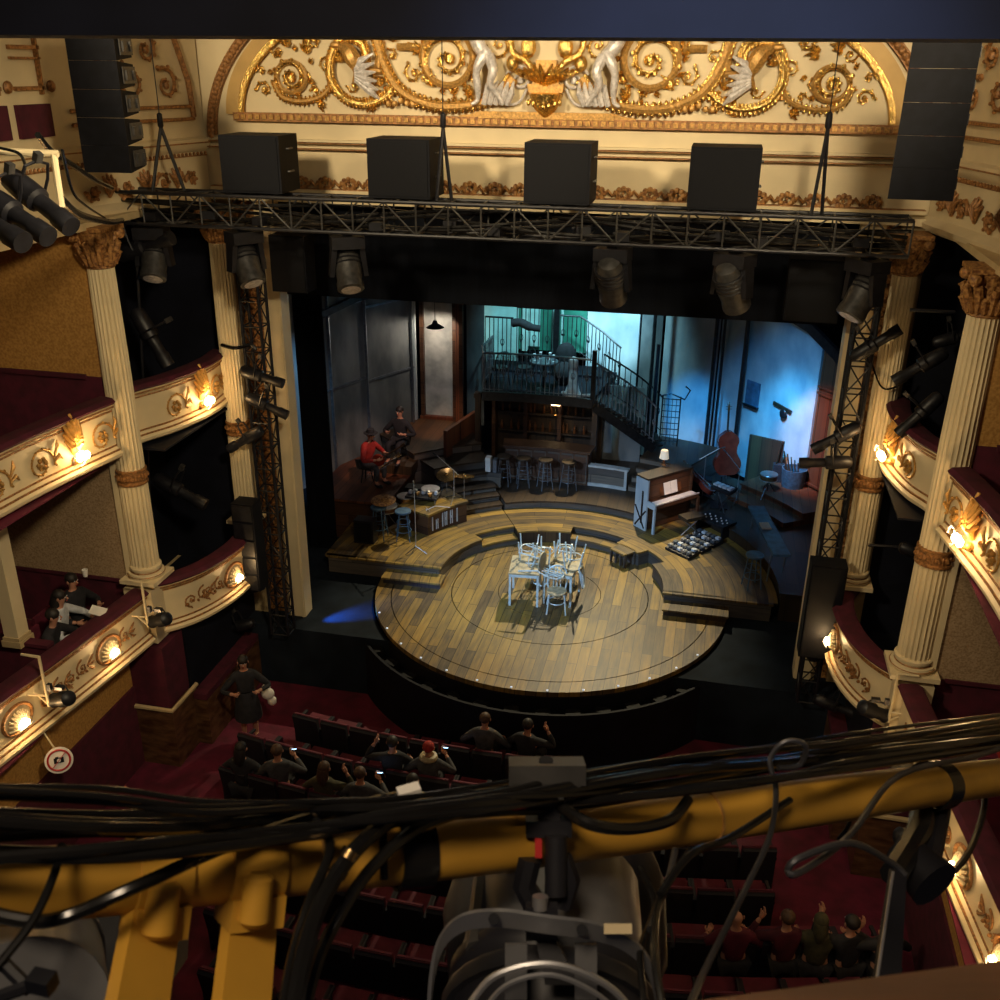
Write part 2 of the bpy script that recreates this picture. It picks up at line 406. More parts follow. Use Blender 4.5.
def spiral(mb, c, R, turns, a0, sgn, r0, f, n=26, lump=True, r1=None, k=1.25, m=6):
    P = []; rr = []
    for i in range(n+1):
        t = i/n; a = a0+sgn*turns*2*PI*t; q = R*(1-t)**k*.92+R*.08
        P.append(f(c[0]+q*math.cos(a), c[1]+q*math.sin(a), r0*.6)); rr.append((r0*(1-t)+(r1 or r0*.35)*t))
    mb.tube(P, rr, m)
    if lump:
        for i in range(0,n,2):
            t = i/n; a = a0+sgn*turns*2*PI*t; q = R*(1-t)**k*.92+R*.08+rr[i]*.9
            mb.ell(f(c[0]+q*math.cos(a), c[1]+q*math.sin(a), r0*1.1),(rr[i]*1.0,rr[i]*.8,rr[i]*1.0),5,4)
    mb.ell(P[-1],(r0*1.6,r0*1.4,r0*1.6),7,4)
fw = lambda x,z,w: V((x,.03-w,z))
for i in range(25):
    x = -4.9+i*.41
    for q in range(8):
        a = q*PI/4; mb.ell(fw(x+.10*math.cos(a),8.36+.075*math.sin(a),.03),(.05,.03,.045),5,4)
    mb.ell(fw(x,8.36,.04),.03,6,4)
    if i < 24:
        mb.tube([fw(x+.12,8.33,.02),fw(x+.17,8.40,.03),fw(x+.24,8.32,.03),fw(x+.29,8.39,.02)],.032,5)
mb.build('rosette_frieze','rust_gold',wf,world=True)
# scrollwork of the lunette
gold = MB(); matt = MB(); silv = MB()
def leafrun(mb, P, r, step=1, k=1.5):
    for i in range(0,len(P),step):
        t = (P[min(i+1,len(P)-1)]-P[max(i-1,0)]); t = t.normalized() if t.length else V((1,0,0)); nn = V((-t.z,0,t.x))
        for sg in (-1,1):
            mb.ell(P[i]+nn*sg*r*k+t*r*.6+V((0,-r*.5,0)),(r*.75,r*.7,r*1.15),5,4)
def leafspray(mb, x, z, a, L, r=.022, n=5):
    for i in range(n):
        b = a+(i-(n-1)/2)*.5; q = L*(1-.25*abs(i-(n-1)/2))
        P = [fw(x,z,.03),fw(x+q*.5*math.cos(b),z+q*.5*math.sin(b),.06),fw(x+q*math.cos(b+.3),z+q*math.sin(b+.3),.03)]
        mb.tube(P,[r*.6,r*1.5,r*.3],6)
for s in (-1,1):
    F = lambda x,z,w,s=s: V((s*x,.03-w,z))
    # the great branch: from the vase's foot outwards
    main = sm([F(.52,10.0,.05),F(.75,9.76,.06),F(1.2,9.61,.06),F(1.8,9.60,.07),F(2.3,9.80,.07),F(2.55,10.15,.06),F(2.7,10.6,.05),F(2.9,11.1,.05)],6)
    matt.tube(main,[.07]*len(main),7); leafrun(gold,main,.045)
    spiral(gold,(1.55,10.25),.40,1.6,-PI*.25,1,.055,F,34); 
    ring = [F(1.55+.40*math.cos(a),10.28+.40*math.sin(a),.04) for a in [i*2*PI/24 for i in range(24)]]
    matt.tube(ring,.055,6,closed=True)
    arc2 = sm([F(2.35,9.95,.05),F(2.55,9.72,.06),F(2.9,9.6,.06),F(3.25,9.68,.06),F(3.45,9.95,.06),F(3.42,10.3,.06),F(3.2,10.55,.05),F(2.9,10.45,.05),F(2.85,10.2,.05)],6)
    gold.tube(arc2,[.05]*len(arc2),7); leafrun(gold,arc2,.036)
    arc3 = sm([F(3.4,9.95,.05),F(3.6,9.72,.05),F(3.95,9.62,.05),F(4.3,9.68,.05),F(4.42,9.9,.05)],5)
    matt.tube(arc3,[.04]*len(arc3),7); leafrun(gold,arc3,.028)
    spiral(gold,(4.14,9.97),.28,1.9,-PI*.3,1,.045,F,36)
    ring = [F(4.14+.25*math.cos(a),9.97+.23*math.sin(a),.03) for a in [i*2*PI/20 for i in range(20)]]
    matt.tube(ring,.04,6,closed=True)
    for c,R,tn,a0,sg in (((4.62,9.78),.13,1.3,0,1),((3.72,10.52),.14,1.4,1,-1),((2.9,9.98),.17,1.5,2,1),((2.1,10.05),.15,1.4,1,-1),((1.15,10.0),.12,1.4,0,1),((3.05,10.75),.25,1.4,2,1),((.75,10.45),.2,1.5,0,-1)):
        spiral(gold,c,R,tn,a0,sg,.026,F,18)
    for x,z,a,L in ((4.2,10.42,1.9,.22),(3.9,10.35,2.4,.25),(3.65,9.62,-1.4,.16),(2.25,9.75,1.2,.2),(2.6,9.9,.6,.2),(1.85,9.9,2,.22),(2.0,10.35,.9,.24),(3.3,10.2,1.6,.2),(2.75,9.6,-.5,.2),(1.2,9.75,1.3,.2),(2.4,10.5,1.5,.25)):
        leafspray(gold,s*x,z,a if s > 0 else PI-a,L)
    for c,R,tn,a0,sg in (((4.35,10.35),.10,1.3,0,-1),((3.9,9.95),.10,1.3,1,1),((3.55,10.15),.12,1.3,2,-1),((2.25,10.62),.13,1.3,0,1),((1.95,9.98),.10,1.3,0,1),((2.55,9.62),.08,1.2,2,1),((3.1,9.85),.10,1.2,0,-1),((4.65,10.05),.08,1.2,0,1),((1.45,9.85),.09,1.2,0,-1),((3.75,9.78),.07,1.2,0,1),((2.45,10.3),.09,1.2,1,1)): spiral(gold,c,R,tn,a0,sg,.020,F,16)
    for k in range(14):
        a = k*2*PI/14; leafspray(gold,s*(1.55+.46*math.cos(a)),10.28+.46*math.sin(a),a if s > 0 else a,.10,.018,3)
        if k%2: leafspray(gold,s*(4.12)+.33*math.cos(a),10.05+.31*math.sin(a),a,.10,.016,3)
    for k in range(9): leafspray(gold,s*(2.6+.11*k),9.62+.05*abs(k-4)+.02,-PI/2+.3*(k-4)*s,.11,.016,3)
    for k in range(9): leafspray(gold,s*(1.2+.12*k),9.70-.03*min(k,8-k),-PI/2 if k%2 else PI/2,.12,.016,3)
    # scroll bracket and bars behind
    matt.tube([F(2.0,10.42,.03),F(2.35,10.42,.03)],.06,6); matt.tube([F(2.62,10.5,.03),F(2.66,10.12,.04)],.075,7); matt.tube([F(2.5,10.08,.03),F(2.83,10.08,.03)],.05,7)
    for q in range(7): matt.ell(F(1.9+q*.1,9.62+.03*math.sin(q*2),.10),(.05,.05,.05),6,4)
    # winged creature: neck, body, wing (silver with a bronze head)
    P = sm([F(3.28,10.42,.08),F(3.15,10.38,.12),F(3.05,10.25,.14),F(2.98,10.05,.13),F(3.08,9.88,.10)],4)
    matt.tube(P,[.04,.07,.08,.09,.10,.12,.13,.13,.13,.12,.10,.08,.07,.06,.05,.03,.02][:len(P)],8); matt.ell(F(3.34,10.44,.1),(.09,.06,.05),8,5)
    for q in range(6):
        silv.tube([F(3.0,10.1-.03*q,.17),F(2.9-.03*q,10.22-.09*q,.2),F(2.72-.015*q,10.32-.13*q,.12)],[.05,.055,.015],6)
    # seated cherub: one flowing body
    body = sm([F(1.12,10.75,.12),F(1.08,10.55,.15),F(.98,10.38,.17),F(.86,10.3,.17)],3)
    silv.tube(body,[.08,.09,.10,.11,.11,.11,.10,.10,.09,.08][:len(body)],9)
    leg1 = sm([F(.92,10.35,.2),F(1.0,10.2,.26),F(1.05,10.05,.24),F(1.04,9.85,.2),F(1.05,9.68,.16),F(1.14,9.62,.2)],3)
    silv.tube(leg1,[.085,.085,.08,.075,.07,.062,.055,.06,.06,.055,.045,.038,.035,.035,.03,.02][:len(leg1)],9)
    leg2 = sm([F(.86,10.3,.2),F(.78,10.1,.28),F(.83,9.92,.26),F(.72,9.75,.2),F(.64,9.62,.18)],3)
    silv.tube(leg2,[.085,.085,.08,.075,.07,.06,.055,.05,.045,.04,.035,.035,.025][:len(leg2)],9)
    for q in range(5): silv.tube([F(.6+.09*q,9.62,.12),F(.52+.09*q,9.78+.03*q,.16),F(.50+.08*q,9.95,.1)],[.045,.05,.015],6)
    # pale volutes on the vase
    spiral(silv,(.42,9.98),.21,1.6,PI*.1,1,.034,F,24,lump=False)
    silv.tube(sm([F(.30,9.85,.04),F(.42,9.66,.04),F(.6,9.62,.04),F(.72,9.72,.04)],4),.022,6)
    gold.tube(sm([F(.12,9.9,.1),F(.26,10.2,.14),F(.5,10.35,.12),F(.55,10.55,.1)],5),[.05]*16,7)
# vase and mask at the centre
for z0,z1,r0,r1 in ((9.80,9.92,.26,.28),(9.92,10.02,.20,.20),(10.02,10.25,.14,.16)):
    matt.hexa([(-r0,-.12,z0),(r0,-.12,z0),(r0,.05,z0),(-r0,.05,z0)],[(-r1,-.12,z1),(r1,-.12,z1),(r1,.05,z1),(-r1,.05,z1)])
gold.lathe([(.02,9.44),(.08,9.48),(.17,9.56),(.23,9.68),(.27,9.78),(.20,9.80)],14,T(0,-.06,0))
for k in range(7): gold.ell((-.24+.08*k,-.26+.02*abs(k-3),9.60+.02*abs(k-3)),(.035,.03,.05),6,4)
for s in (-1,1):
    gold.ell((s*.19,-.12,9.70),(.045,.03,.08),7,4); gold.ell((s*.07,-.22,9.70),(.03,.03,.02),6,4)
    for q in range(6): gold.tube([(s*(.02+.05*q),-.1,9.9+.02*q),(s*(.05+.06*q),-.2,10.05),(s*(.1+.08*q),-.1,10.2-.02*q)],[.03,.045,.02],6)
    gold.ell((s*.28,-.08,10.42),(.12,.1,.16),8,5); gold.ell((s*.52,-.08,10.2),(.1,.1,.12),8,5)
gold.ell((0,-.24,9.66),(.03,.05,.04),6,4); matt.box((0,-.03,9.47),(2.1,.1,.10)); 
for s in (-1,1): matt.prism([(s*1.05,9.42),(s*1.4,9.42),(s*1.35,9.46),(s*1.2,9.47),(s*1.05,9.52)],-.08,.05,Matrix(((1,0,0,0),(0,0,-1,0),(0,1,0,0),(0,0,0,1))))
gold.build('scroll_relief','gold',wf,world=True); matt.build('branch_relief','gold_matt',wf,world=True); silv.build('cherub_relief','silver',wf,world=True)
# ---------------------------------------------------------------- side walls
for s in (-1,1):
    nm = SIDE[s]
    root = empty('wall_'+nm,(s*6.4,-6,0),kind='structure')
    def bd(mb,name,mt): return mir(mb,s).build(name,mt,root,world=True)
    # upper wall with splay (left side built, mirrored for the right); path walks +Y, outward = +X
    path = [(-6.45,-17),(-6.45,-2.95),(-5.75,.0)]
    bd(MB().sweep(path,[(-.5,7.98),(0,7.98),(0,13),(-.5,13)]),'upper_wall','cream')
    bd(MB().sweep(path,[(0,8.02),(.12,8.04),(.16,8.12),(.05,8.18),(0,8.2)]).sweep(path,[(0,8.82),(.05,8.86),(.10,8.95),(.10,9.02),(0,9.05)]),'cornice','cream')
    mb = MB(); L = plen(path)[-1]; n = int(5/.09)
    for i in range(n):
        p,t = onpath(path, L-.06-i*.09, 8.79, .03); mb.ell(p,(.026,.026,.035),5,4)
    mb.sweep(path,[(0,8.75),(.018,8.75),(.018,8.77),(0,8.77)]).sweep(path,[(.1,8.955),(.115,8.955),(.115,8.975),(.1,8.975)])
    bd(mb,'bead_row','gold_brown')
    mb = MB()
    for u,r in ((.45,.13),(1.1,.17),(1.9,.17),(2.55,.13)):
        f = lambda x,z,w: onpath(path,L-x,z,w+.01)[0]
        spiral(mb,(u,8.40),r,1.3,0,1 if u < 1.5 else -1,.035,f,16)
    for u in (.8,1.5,2.25):
        for k in range(5):
            a = PI/2+(k-2)*.5; mb.tube([f(u,8.3,.02),f(u+.12*math.cos(a),8.42+.1*math.sin(a),.06),f(u+.18*math.cos(a),8.42+.22*math.sin(a),.02)],[.02,.04,.015],6)
    bd(mb,'palmette_frieze','gold_brown')
    # spandrel panel on the splay with its scrolls
    mb = MB()
    f = lambda x,z,w: onpath(path,L-x,z,w+.01)[0]
    for z in (9.33,9.52): 
        P = [f(.25+.1*i,z,.03) for i in range(26)]; mb.tube(P,.03,5)
    mb.tube([f(.25,9.36,.03),f(.3,9.9,.03),f(.55,10.6,.03),f(.9,11,.03)],.045,6)
    for c,R,sg in (((.8,9.85),.26,1),((1.5,9.9),.28,-1),((1.15,10.35),.24,1),((2.1,10.1),.28,1),((.8,10.7),.2,-1)): spiral(mb,c,R,1.5,1,sg,.035,f,22)
    bd(mb,'spandrel_relief','gold_brown')
    # gallery panels further out
    mb = MB(); g = MB()
    for y0,y1 in ((-3.75,-3.05),(-6.9,-3.95),(-10.2,-7.2)):
        mb.box((-6.43,(y0+y1)/2,9.42),(.08,y1-y0,.42))
        for z in (9.95,10.45):
            g.box((-6.42,(y0+y1)/2,z-.12),(.06,y1-y0-.1,.05)); g.box((-6.42,(y0+y1)/2,z+.25),(.06,y1-y0-.1,.03))
        g.box((-6.42,y1-.1,10.15),(.06,.04,.8)); g.ell((-6.40,y1+.09,9.85),(.05,.08,.08),8,5)
    bd(mb,'gallery_panel','velvet'); bd(g,'gallery_gilding','gold_brown')
    # inside the boxes
    bd(MB().box((-7.83,-3.0,5.12),(3.2,.12,1.24)).box((-7.83,-3.0,1.65),(3.2,.12,1.1)).box((-8.85,-7.6,1.65),(.1,9.2,1.1)).box((-8.85,-7.6,5.12),(.1,9.2,1.24)),'box_dado','velvet')
    bd(MB().box((-7.83,-3.0,6.86),(3.2,.1,2.24)).box((-8.87,-7.6,6.86),(.1,9.2,2.24)),'box_wallpaper','ochre_paper')
    bd(MB().box((-7.83,-3.0,3.25),(3.2,.1,2.1)).box((-8.87,-7.6,3.25),(.1,9.2,2.1)),'box_wallpaper','beige_paper')
    mb = MB().sweep([(-8.8,-9),(-8.8,-3.08),(-6.5,-3.08)],[(0,5.7),(.03,5.7),(.03,5.78),(0,5.78)]).sweep([(-8.8,-9),(-8.8,-3.08),(-6.5,-3.08)],[(0,2.18),(.03,2.18),(.03,2.24),(0,2.24)])
    bd(mb,'dado_rail','velvet')
    bd(MB().box((-7.85,-6.2,4.4),(2.4,12,.12)).box((-7.75,-6.2,1.12),(2.6,12,.12)).box((-7.5,-6.2,8.02),(3,12,.1)),'box_floor','cream_dark')
    bd(MB().box((-7.5,-7.6,4.475),(2.7,9,.02)).box((-7.5,-7.6,1.195),(2.7,9,.02)),'box_carpet','carpet')
    # far box, lined in black
    bd(MB().box((-7.2,-2.90,3.6),(1.9,.05,9)).box((-7.2,-1.5,3.6),(.05,2.8,9)).box((-6.6,-.15,3.6),(1.6,.05,9)).box((-6.35,-1.4,4.49),(1.6,2.7,.03)).box((-6.35,-1.4,1.21),(1.4,2.7,.03)),'black_lining','navy_black')
    # pilaster at the end of the partition
    mb = MB().box((-6.30,-3.02,3.2),(.10,.16,4.1)); bd(mb,'pilaster','cream')
    # below the boxes
    bd(MB().box((-6.68,-7.6,.66),(.5,9.2,.82)),'stalls_wallpaper','ochre_paper')
    bd(MB().box((-6.67,-7.6,-.52),(.56,9.2,1.56)),'stalls_dado','velvet')
    mb = MB().box((-6.12,-2.95,.5),(.72,.72,1.2)); bd(mb,'pier','velvet')
    mb = MB().box((-6.12,-2.95,-.72),(.84,.84,1.2)); mb.box((-5.6,-1.3,-.85),(.3,2.7,1.0)); bd(mb,'marble_dado','marble')
    mb = MB().sweep([(-6.54,-3.37),(-5.70,-3.37),(-5.70,-2.53)],[(0,-.13),(.05,-.12),(.05,-.08),(0,-.06)]); bd(mb,'pier_moulding','cream_dark')
    mb = MB().box((-5.62,-1.3,-.28),(.34,2.7,.12)); bd(mb,'pass_rail','velvet')
    mb = MB().box((-5.75,-1.3,.4),(.06,2.7,1.5)); bd(mb,'curtain','navy_black')
# ---------------------------------------------------------------- columns
def column(s, X, Y, r, label, z0=2.26):
    t = empty('fluted_column',(s*X,Y,z0),label,'column')
    zb,zn,zt = 4.11-z0,7.42-z0,8.0-z0
    MB().box((0,0,.03),(.74*r/.25,.74*r/.25,.07)).build('plinth','cream',t)
    MB().lathe([(r*1.32,.06),(r*1.40,.10),(r*1.32,.15),(r*1.14,.16),(r*1.10,.19),(r*1.2,.21),(r*1.2,.25),(r*1.06,.27)],32).build('base','cream',t)
    MB().lathe([(r*1.35,.105),(r*1.42,.115),(r*1.35,.125)],32).lathe([(r*1.15,.16),(r*1.17,.17),(r*1.13,.18)],32).build('base_gilding','gold_brown',t)
    fl = 22
    MB().lathe([(r*1.05,.27),(r*1.04,zb-.12)],fl*6,None,fl,.022).build('lower_shaft','cream',t)
    MB().lathe([(r*1.0,zb+.12),(r*.99,(zb+zn)/2),(r*.90,zn)],fl*6,None,fl,.02).build('upper_shaft','cream',t)
    mb = MB().lathe([(r*1.04,zb-.13),(r*1.12,zb-.12),(r*1.12,zb-.09),(r*1.05,zb-.08),(r*1.05,zb+.08),(r*1.12,zb+.09),(r*1.12,zb+.12),(r*1.0,zb+.13)],32)
    for k in range(12):
        a = k*PI/6; mb.ell((r*1.06*math.cos(a),r*1.06*math.sin(a),zb),(.04,.04,.045),6,4); a += PI/12; mb.ell((r*1.06*math.cos(a),r*1.06*math.sin(a),zb),(.02,.02,.06),5,4)
    mb.build('band','gold_brown',t)
    mb = MB().lathe([(r*.92,zn-.02),(r*1.02,zn),(r*.95,zn+.03),(r*.92,zn+.2),(r*1.15,zt-.10),(r*1.3,zt-.06)],24)
    for row,(h,n,rr) in enumerate(((.2,10,1.0),(.36,10,1.05))):
        for k in range(n):
            a = 2*PI*(k+.5*row)/n; c,q = math.cos(a),math.sin(a)
            P = [(r*rr*c,r*rr*q,zn+.03),(r*rr*1.1*c,r*rr*1.1*q,zn+h*.6),(r*rr*1.35*c,r*rr*1.35*q,zn+h),(r*rr*1.5*c,r*rr*1.5*q,zn+h*.88)]
            mb.tube(P,[.03,.055,.045,.02],6)
    for k in range(4):
        a = PI/4+k*PI/2; c,q = math.cos(a),math.sin(a)
        mb.ell((r*1.55*c,r*1.55*q,zt-.13),(.085,.085,.085),8,6); mb.tube([(r*c,r*q,zn+.25),(r*1.3*c,r*1.3*q,zt-.12),(r*1.62*c,r*1.62*q,zt-.05)],.04,6)
    mb.box((0,0,zt-.03),(r*2.7,r*2.7,.06)); mb.build('capital','rust_gold',t)
    return t
column(-1,6.06,-2.96,.215,'tall cream fluted column between the two tiers of boxes at left, nearer one')
column(1,6.06,-2.96,.225,'tall cream fluted column at right, nearer one, standing behind the right boxes')
column(-1,5.46,-.42,.195,'cream fluted column at left, farther one beside the stage opening')
column(1,5.50,-.42,.20,'cream fluted column at right, farther one beside the stage opening')
# ---------------------------------------------------------------- box fronts
def parapet(s, pts, z0, z1, label, name='balcony_parapet'):
    path = [tuple(p)[:2] for p in sm(pts,4)]
    mid = pts[len(pts)//2]
    t = empty(name,(s*abs(mid[0]),mid[1],z0),label,'box front')
    def bd(mb,n,m): return mir(mb,s).build(n,m,t,world=True)
    bd(MB().sweep(path,[(-.14,z0),(.05,z0),(.10,z0+.04),(.11,z0+.09),(.06,z0+.13),(.03,z0+.16),(0,z0+.18),(0,z1-.10),(.04,z1-.07),(.06,z1-.02),(.05,z1),(-.14,z1)]),'panel','cream')
    bd(MB().sweep(path,[(-.24,z1),(.08,z1),(.11,z1+.04),(.06,z1+.09),(-.16,z1+.10),(-.24,z1+.05)]),'velvet_rail','velvet')
    g = MB()
    for z,w in ((z0+.20,.0),(z0+.135,.055),(z1-.12,.0),(z1-.045,.05)): g.sweep(path,[(w-.01,z-.012),(w+.014,z-.012),(w+.014,z+.012),(w-.01,z+.012)])
    bd(g,'gilt_line','gold_brown')
    return t,path,bd
def reliefs(s, t, path, bd, us, z, R, kind):
    f = lambda x,zz,w: onpath(path,x,zz,w+.005)[0]
    for u in us:
        mb = MB()
        if kind == 'rose':
            spiral(mb,(u,z-.02),R*1.15,1.75,-PI*.1,1,.020,f,40); mb.tube([f(u+R*1.05,z-.05,.02),f(u+R*1.4,z+.03,.05),f(u+R*1.75,z-.06,.02)],[.012,.03,.012],6); mb.tube([f(u+R*1.05,z+.02,.02),f(u+R*1.35,z+.16,.05),f(u+R*1.5,z+.24,.02)],[.012,.028,.010],6)
            for k in range(6):
                a = k*PI/3; mb.ell(f(u+.07*math.cos(a),z+.07*math.sin(a),.035),(.035,.035,.035),5,4)
        else:
            for q in (-1,1):
                spiral(mb,(u+q*.13,z+.02*q),R*.55,1.5,PI/2 if q > 0 else -PI/2,q,.016,f,18)
            for k in range(5): mb.ell(f(u+(k-2)*.1,z-.07+.03*(k%2),.02),(.03,.02,.03),5,4)
            for k in range(3): mb.tube([f(u+.24,z,.01),f(u+.32,z+(k-1)*.09,.03),f(u+.4,z+(k-1)*.12,.01)],[.01,.022,.008],5)
        bd(mb,'scroll_relief','gold_brown' if kind != 'rose' else 'gold_matt')
def sconce(s, path, u, z, kind, label, e=5):
    p,tn = onpath(path,u,z,.0); nn = V((tn.y,-tn.x,0))
    if s > 0: p.x *= -1; nn.x *= -1; tn.x *= -1
    t = empty('shell_sconce',p,label,'wall lamp','lit lamps along the box fronts'); e = e*1.6
    if kind == 'plume': t.scale = (1.22,)*3
    ax = nn; sd = V((nn.y,-nn.x,0))
    q = lambda a,b,c: ax*c+sd*a+V((0,0,b))
    if kind == 'plume':
        mb = MB()
        for k in range(9):
            a = PI/2+(k-4)*.20; Lh = .46-.030*abs(k-4)**1.5
            mb.tube([q(0,-.05,.02),q(.5*Lh*math.cos(a)*.8,.55*Lh*math.sin(a),.10),q(Lh*math.cos(a)*.8,Lh*math.sin(a),.05)],[.02,.04,.018],6)
        for k in range(7): mb.ell(q(0,.06+.05*k,.09),(.03,.03,.03),6,4)
        mb.build('shell','gold_plume',t)
        mb = MB(); mb.tube([q(0,-.1,.01),q(0,-.15,.08),q(0,-.11,.13)],.016,6); mb.ell(q(0,-.13,.03),(.05,.05,.05),8,5); mb.build('bracket','gold_matt',t)
        mb = MB()
        for k in (-1,0,1): mb.ell(q(.06*k,-.05-.01*abs(k),.16),(.040,.040,.050),8,6)
        mb.build('bulb','bulb',t)
        mb = MB()
        for k in range(7):
            a = k*PI/6; mb.tube([q(.10*math.cos(a)+.09,-.06+.10*math.sin(a),.2-.02*b) for b in range(2)],.012,5)
        mb.tube([q(.09+.10*math.cos(a),-.05+.10*math.sin(a),.19) for a in [i*PI/8 for i in range(13)]],.008,5); mb.build('glass_drops','silver',t)
        lp = p+nn*.24+V((0,0,-.03))
    else:
        mb = MB(); mb.tube([q(.27*math.cos(a),.215*math.sin(a),.02) for a in [i*PI/14 for i in range(28)]],.026,7,closed=True); mb.build('oval_frame','gold_brown',t)
        mb = MB()
        for k in range(11):
            a = PI*k/10; mb.tube([q(0,-.11,.05),q(.10*math.cos(a),-.10+.13*math.sin(a),.09),q(.20*math.cos(a),-.10+.25*math.sin(a),.04)],[.015,.03,.02],6)
        mb.build('shell','cream',t)
        mb = MB()
        for k in (-1,1): mb.ell(q(.06*k,-.05,.13),(.034,.034,.04),8,6)
        mb.build('bulb','bulb',t)
        mb = MB().tube([q(-.14,-.10,.16),q(0,-.07,.19),q(.14,-.10,.16)],.012,6); mb.tube([q(0,-.13,.02),q(0,-.12,.16)],.012,6); mb.build('guard_rod','alu',t)
        lp = p+nn*.17+V((0,0,-.04))
    l = lamp('POINT','sconce_light',lp,None,(1,.66,.32),e,.05)
    l.parent = t; l.location = lp-p
    return t
LF = [(-5.98,-3.0),(-5.74,-2.78),(-5.5,-2.42),(-5.32,-1.9),(-5.24,-1.3),(-5.28,-.75),(-5.42,-.4)]
LN = [(-6.9,-11.5),(-6.62,-9.5),(-6.4,-7.5),(-6.18,-5.6),(-6.03,-4.2),(-5.95,-3.3)]
UF = [(-6.1,-2.9),(-5.98,-2.55),(-5.78,-2.1),(-5.65,-1.5),(-5.6,-.95),(-5.66,-.35)]
UN = [(-6.6,-10.5),(-6.48,-8),(-6.34,-6.2),(-6.27,-5),(-6.14,-4),(-6.02,-3.3)]
for s in (-1,1):
    sd = SIDE[s]
    t,path,bd = parapet(s,UF,4.55,5.42,'curved cream box front of the upper tier at %s, next to the stage'%sd)
    reliefs(s,t,path,bd,(1.0,2.15,2.55),4.98,.22,'rose')
    sconce(s,path,1.62,4.97,'plume','glowing gold plume lamp on the %s upper box front nearest the stage'%sd,7)
    t,path,bd = parapet(s,UN,4.55,5.42,'curved cream box front of the upper tier at %s, nearer the viewer'%sd)
    L = plen(path)[-1]
    reliefs(s,t,path,bd,(L-.28,L-1.5,L-2.35,L-4.2),4.98,.23,'rose')
    sconce(s,path,L-.88,4.97,'plume','glowing gold plume lamp on the %s upper box front in front of the near column'%sd,9)
    t,path,bd = parapet(s,LF,1.2,2.12,'curved cream box front of the lower tier at %s, next to the stage'%sd)
    reliefs(s,t,path,bd,(.75,1.12,2.45),1.68,.24,'scroll')
    sconce(s,path,1.66 if s < 0 else 1.86,1.68,'oval','lit oval shell lamp on the %s lower box front next to the stage'%sd,7)
    t,path,bd = parapet(s,LN,1.2,2.12,'long cream circle front of the lower tier at %s with lit oval lamps'%sd)
    L = plen(path)[-1]
    reliefs(s,t,path,bd,(L-.75,L-1.75,L-2.25,L-3.9),1.68,.24,'scroll')
    sconce(s,path,L-1.02,1.68,'oval','lit oval shell lamp on the %s lower circle front, one bay out from the column'%sd,7)
    sconce(s,path,L-2.95,1.68,'oval','lit oval shell lamp on the %s lower circle front, two bays out from the column'%sd,7)
    if s > 0: sconce(s,path,L-4.3,1.68,'oval','lit oval shell lamp on the right circle front, lowest one seen below the yellow pipe',7)
    # pier under the column
    mb = MB().box((s*6.1,-3.0,1.66),(.5,.5,1.0)); tag(mb.build('pedestal','cream'),'square cream pedestal under the near %s column, joining the box fronts'%sd,'pedestal')
t = empty('square_post',(-7.0,-5.05,2.12),'plain square cream post rising behind the lower left circle front','post')
MB().box((0,0,1.2),(.24,.24,2.2)).build('shaft','cream',t); MB().box((0,0,.04),(.32,.32,.1)).box((0,0,.12),(.28,.28,.05)).build('base','cream_dark',t)
tag(MB().box((-7.4,-5.05,1.66),(1.9,.10,.92)).box((-7.4,-5.05,2.14),(1.9,.16,.06)).build('box_divider','velvet'),'low crimson velvet divider between two lower left boxes','divider')
# ================================================================ the stage set
C0 = (0,1.94)
t = empty('round_deck',(0,1.94,0),'large round plank deck of concentric revolving rings in the stage centre','stage deck')
for n,r0,r1,m in (('center_disc',0,1.06,'deck_wood'),('inner_ring',1.072,2.035,'deck_wood'),('middle_ring',2.055,3.285,'deck_wood'),('outer_ring',3.305,3.62,'deck_wood')):
    mb = MB()
    if r0 == 0: mb.prism([(r1*math.cos(i*PI/60),1.94+r1*math.sin(i*PI/60)) for i in range(120)],.002,.1)
    else: mb.arcp(r0,r1,0,360,.002,.1,C0,140)
    mb.build(n,m,t,world=True,smooth=30)
mb = MB().arcp(3.66,4.02,190,350,-.42,-.34,C0,60); mb.arcp(3.62,3.66,188,352,-.42,.0,C0,60); mb.arcp(3.98,4.03,190,350,-1.3,-.10,C0,60)
tag(mb.build('footlight_trough','navy_black'),'curved black trough and apron wall around the front of the round deck','apron')
# studs along the edge
stud = None
for i in range(13):
    a = math.radians(207+i*10.3)
    if not stud:
        stud = tag(MB().box((0,0,.006),(.035,.035,.012)).ell((0,0,.014),(.012,.012,.01),6,4).build('edge_marker','pale_led',org=V((0,0,0))),'tiny pale marker light on the rim of the round deck','marker light','marker lights on the deck rim'); o = stud
    else: o = stud.copy(); COL.objects.link(o)
    o['label'] = 'tiny pale marker light on the rim of the round deck, %s from the left'%['first','second','third','fourth','fifth','sixth','seventh','eighth','ninth','tenth','eleventh','twelfth','thirteenth'][i]
    o.location = (3.57*math.cos(a),1.94+3.57*math.sin(a),.1)
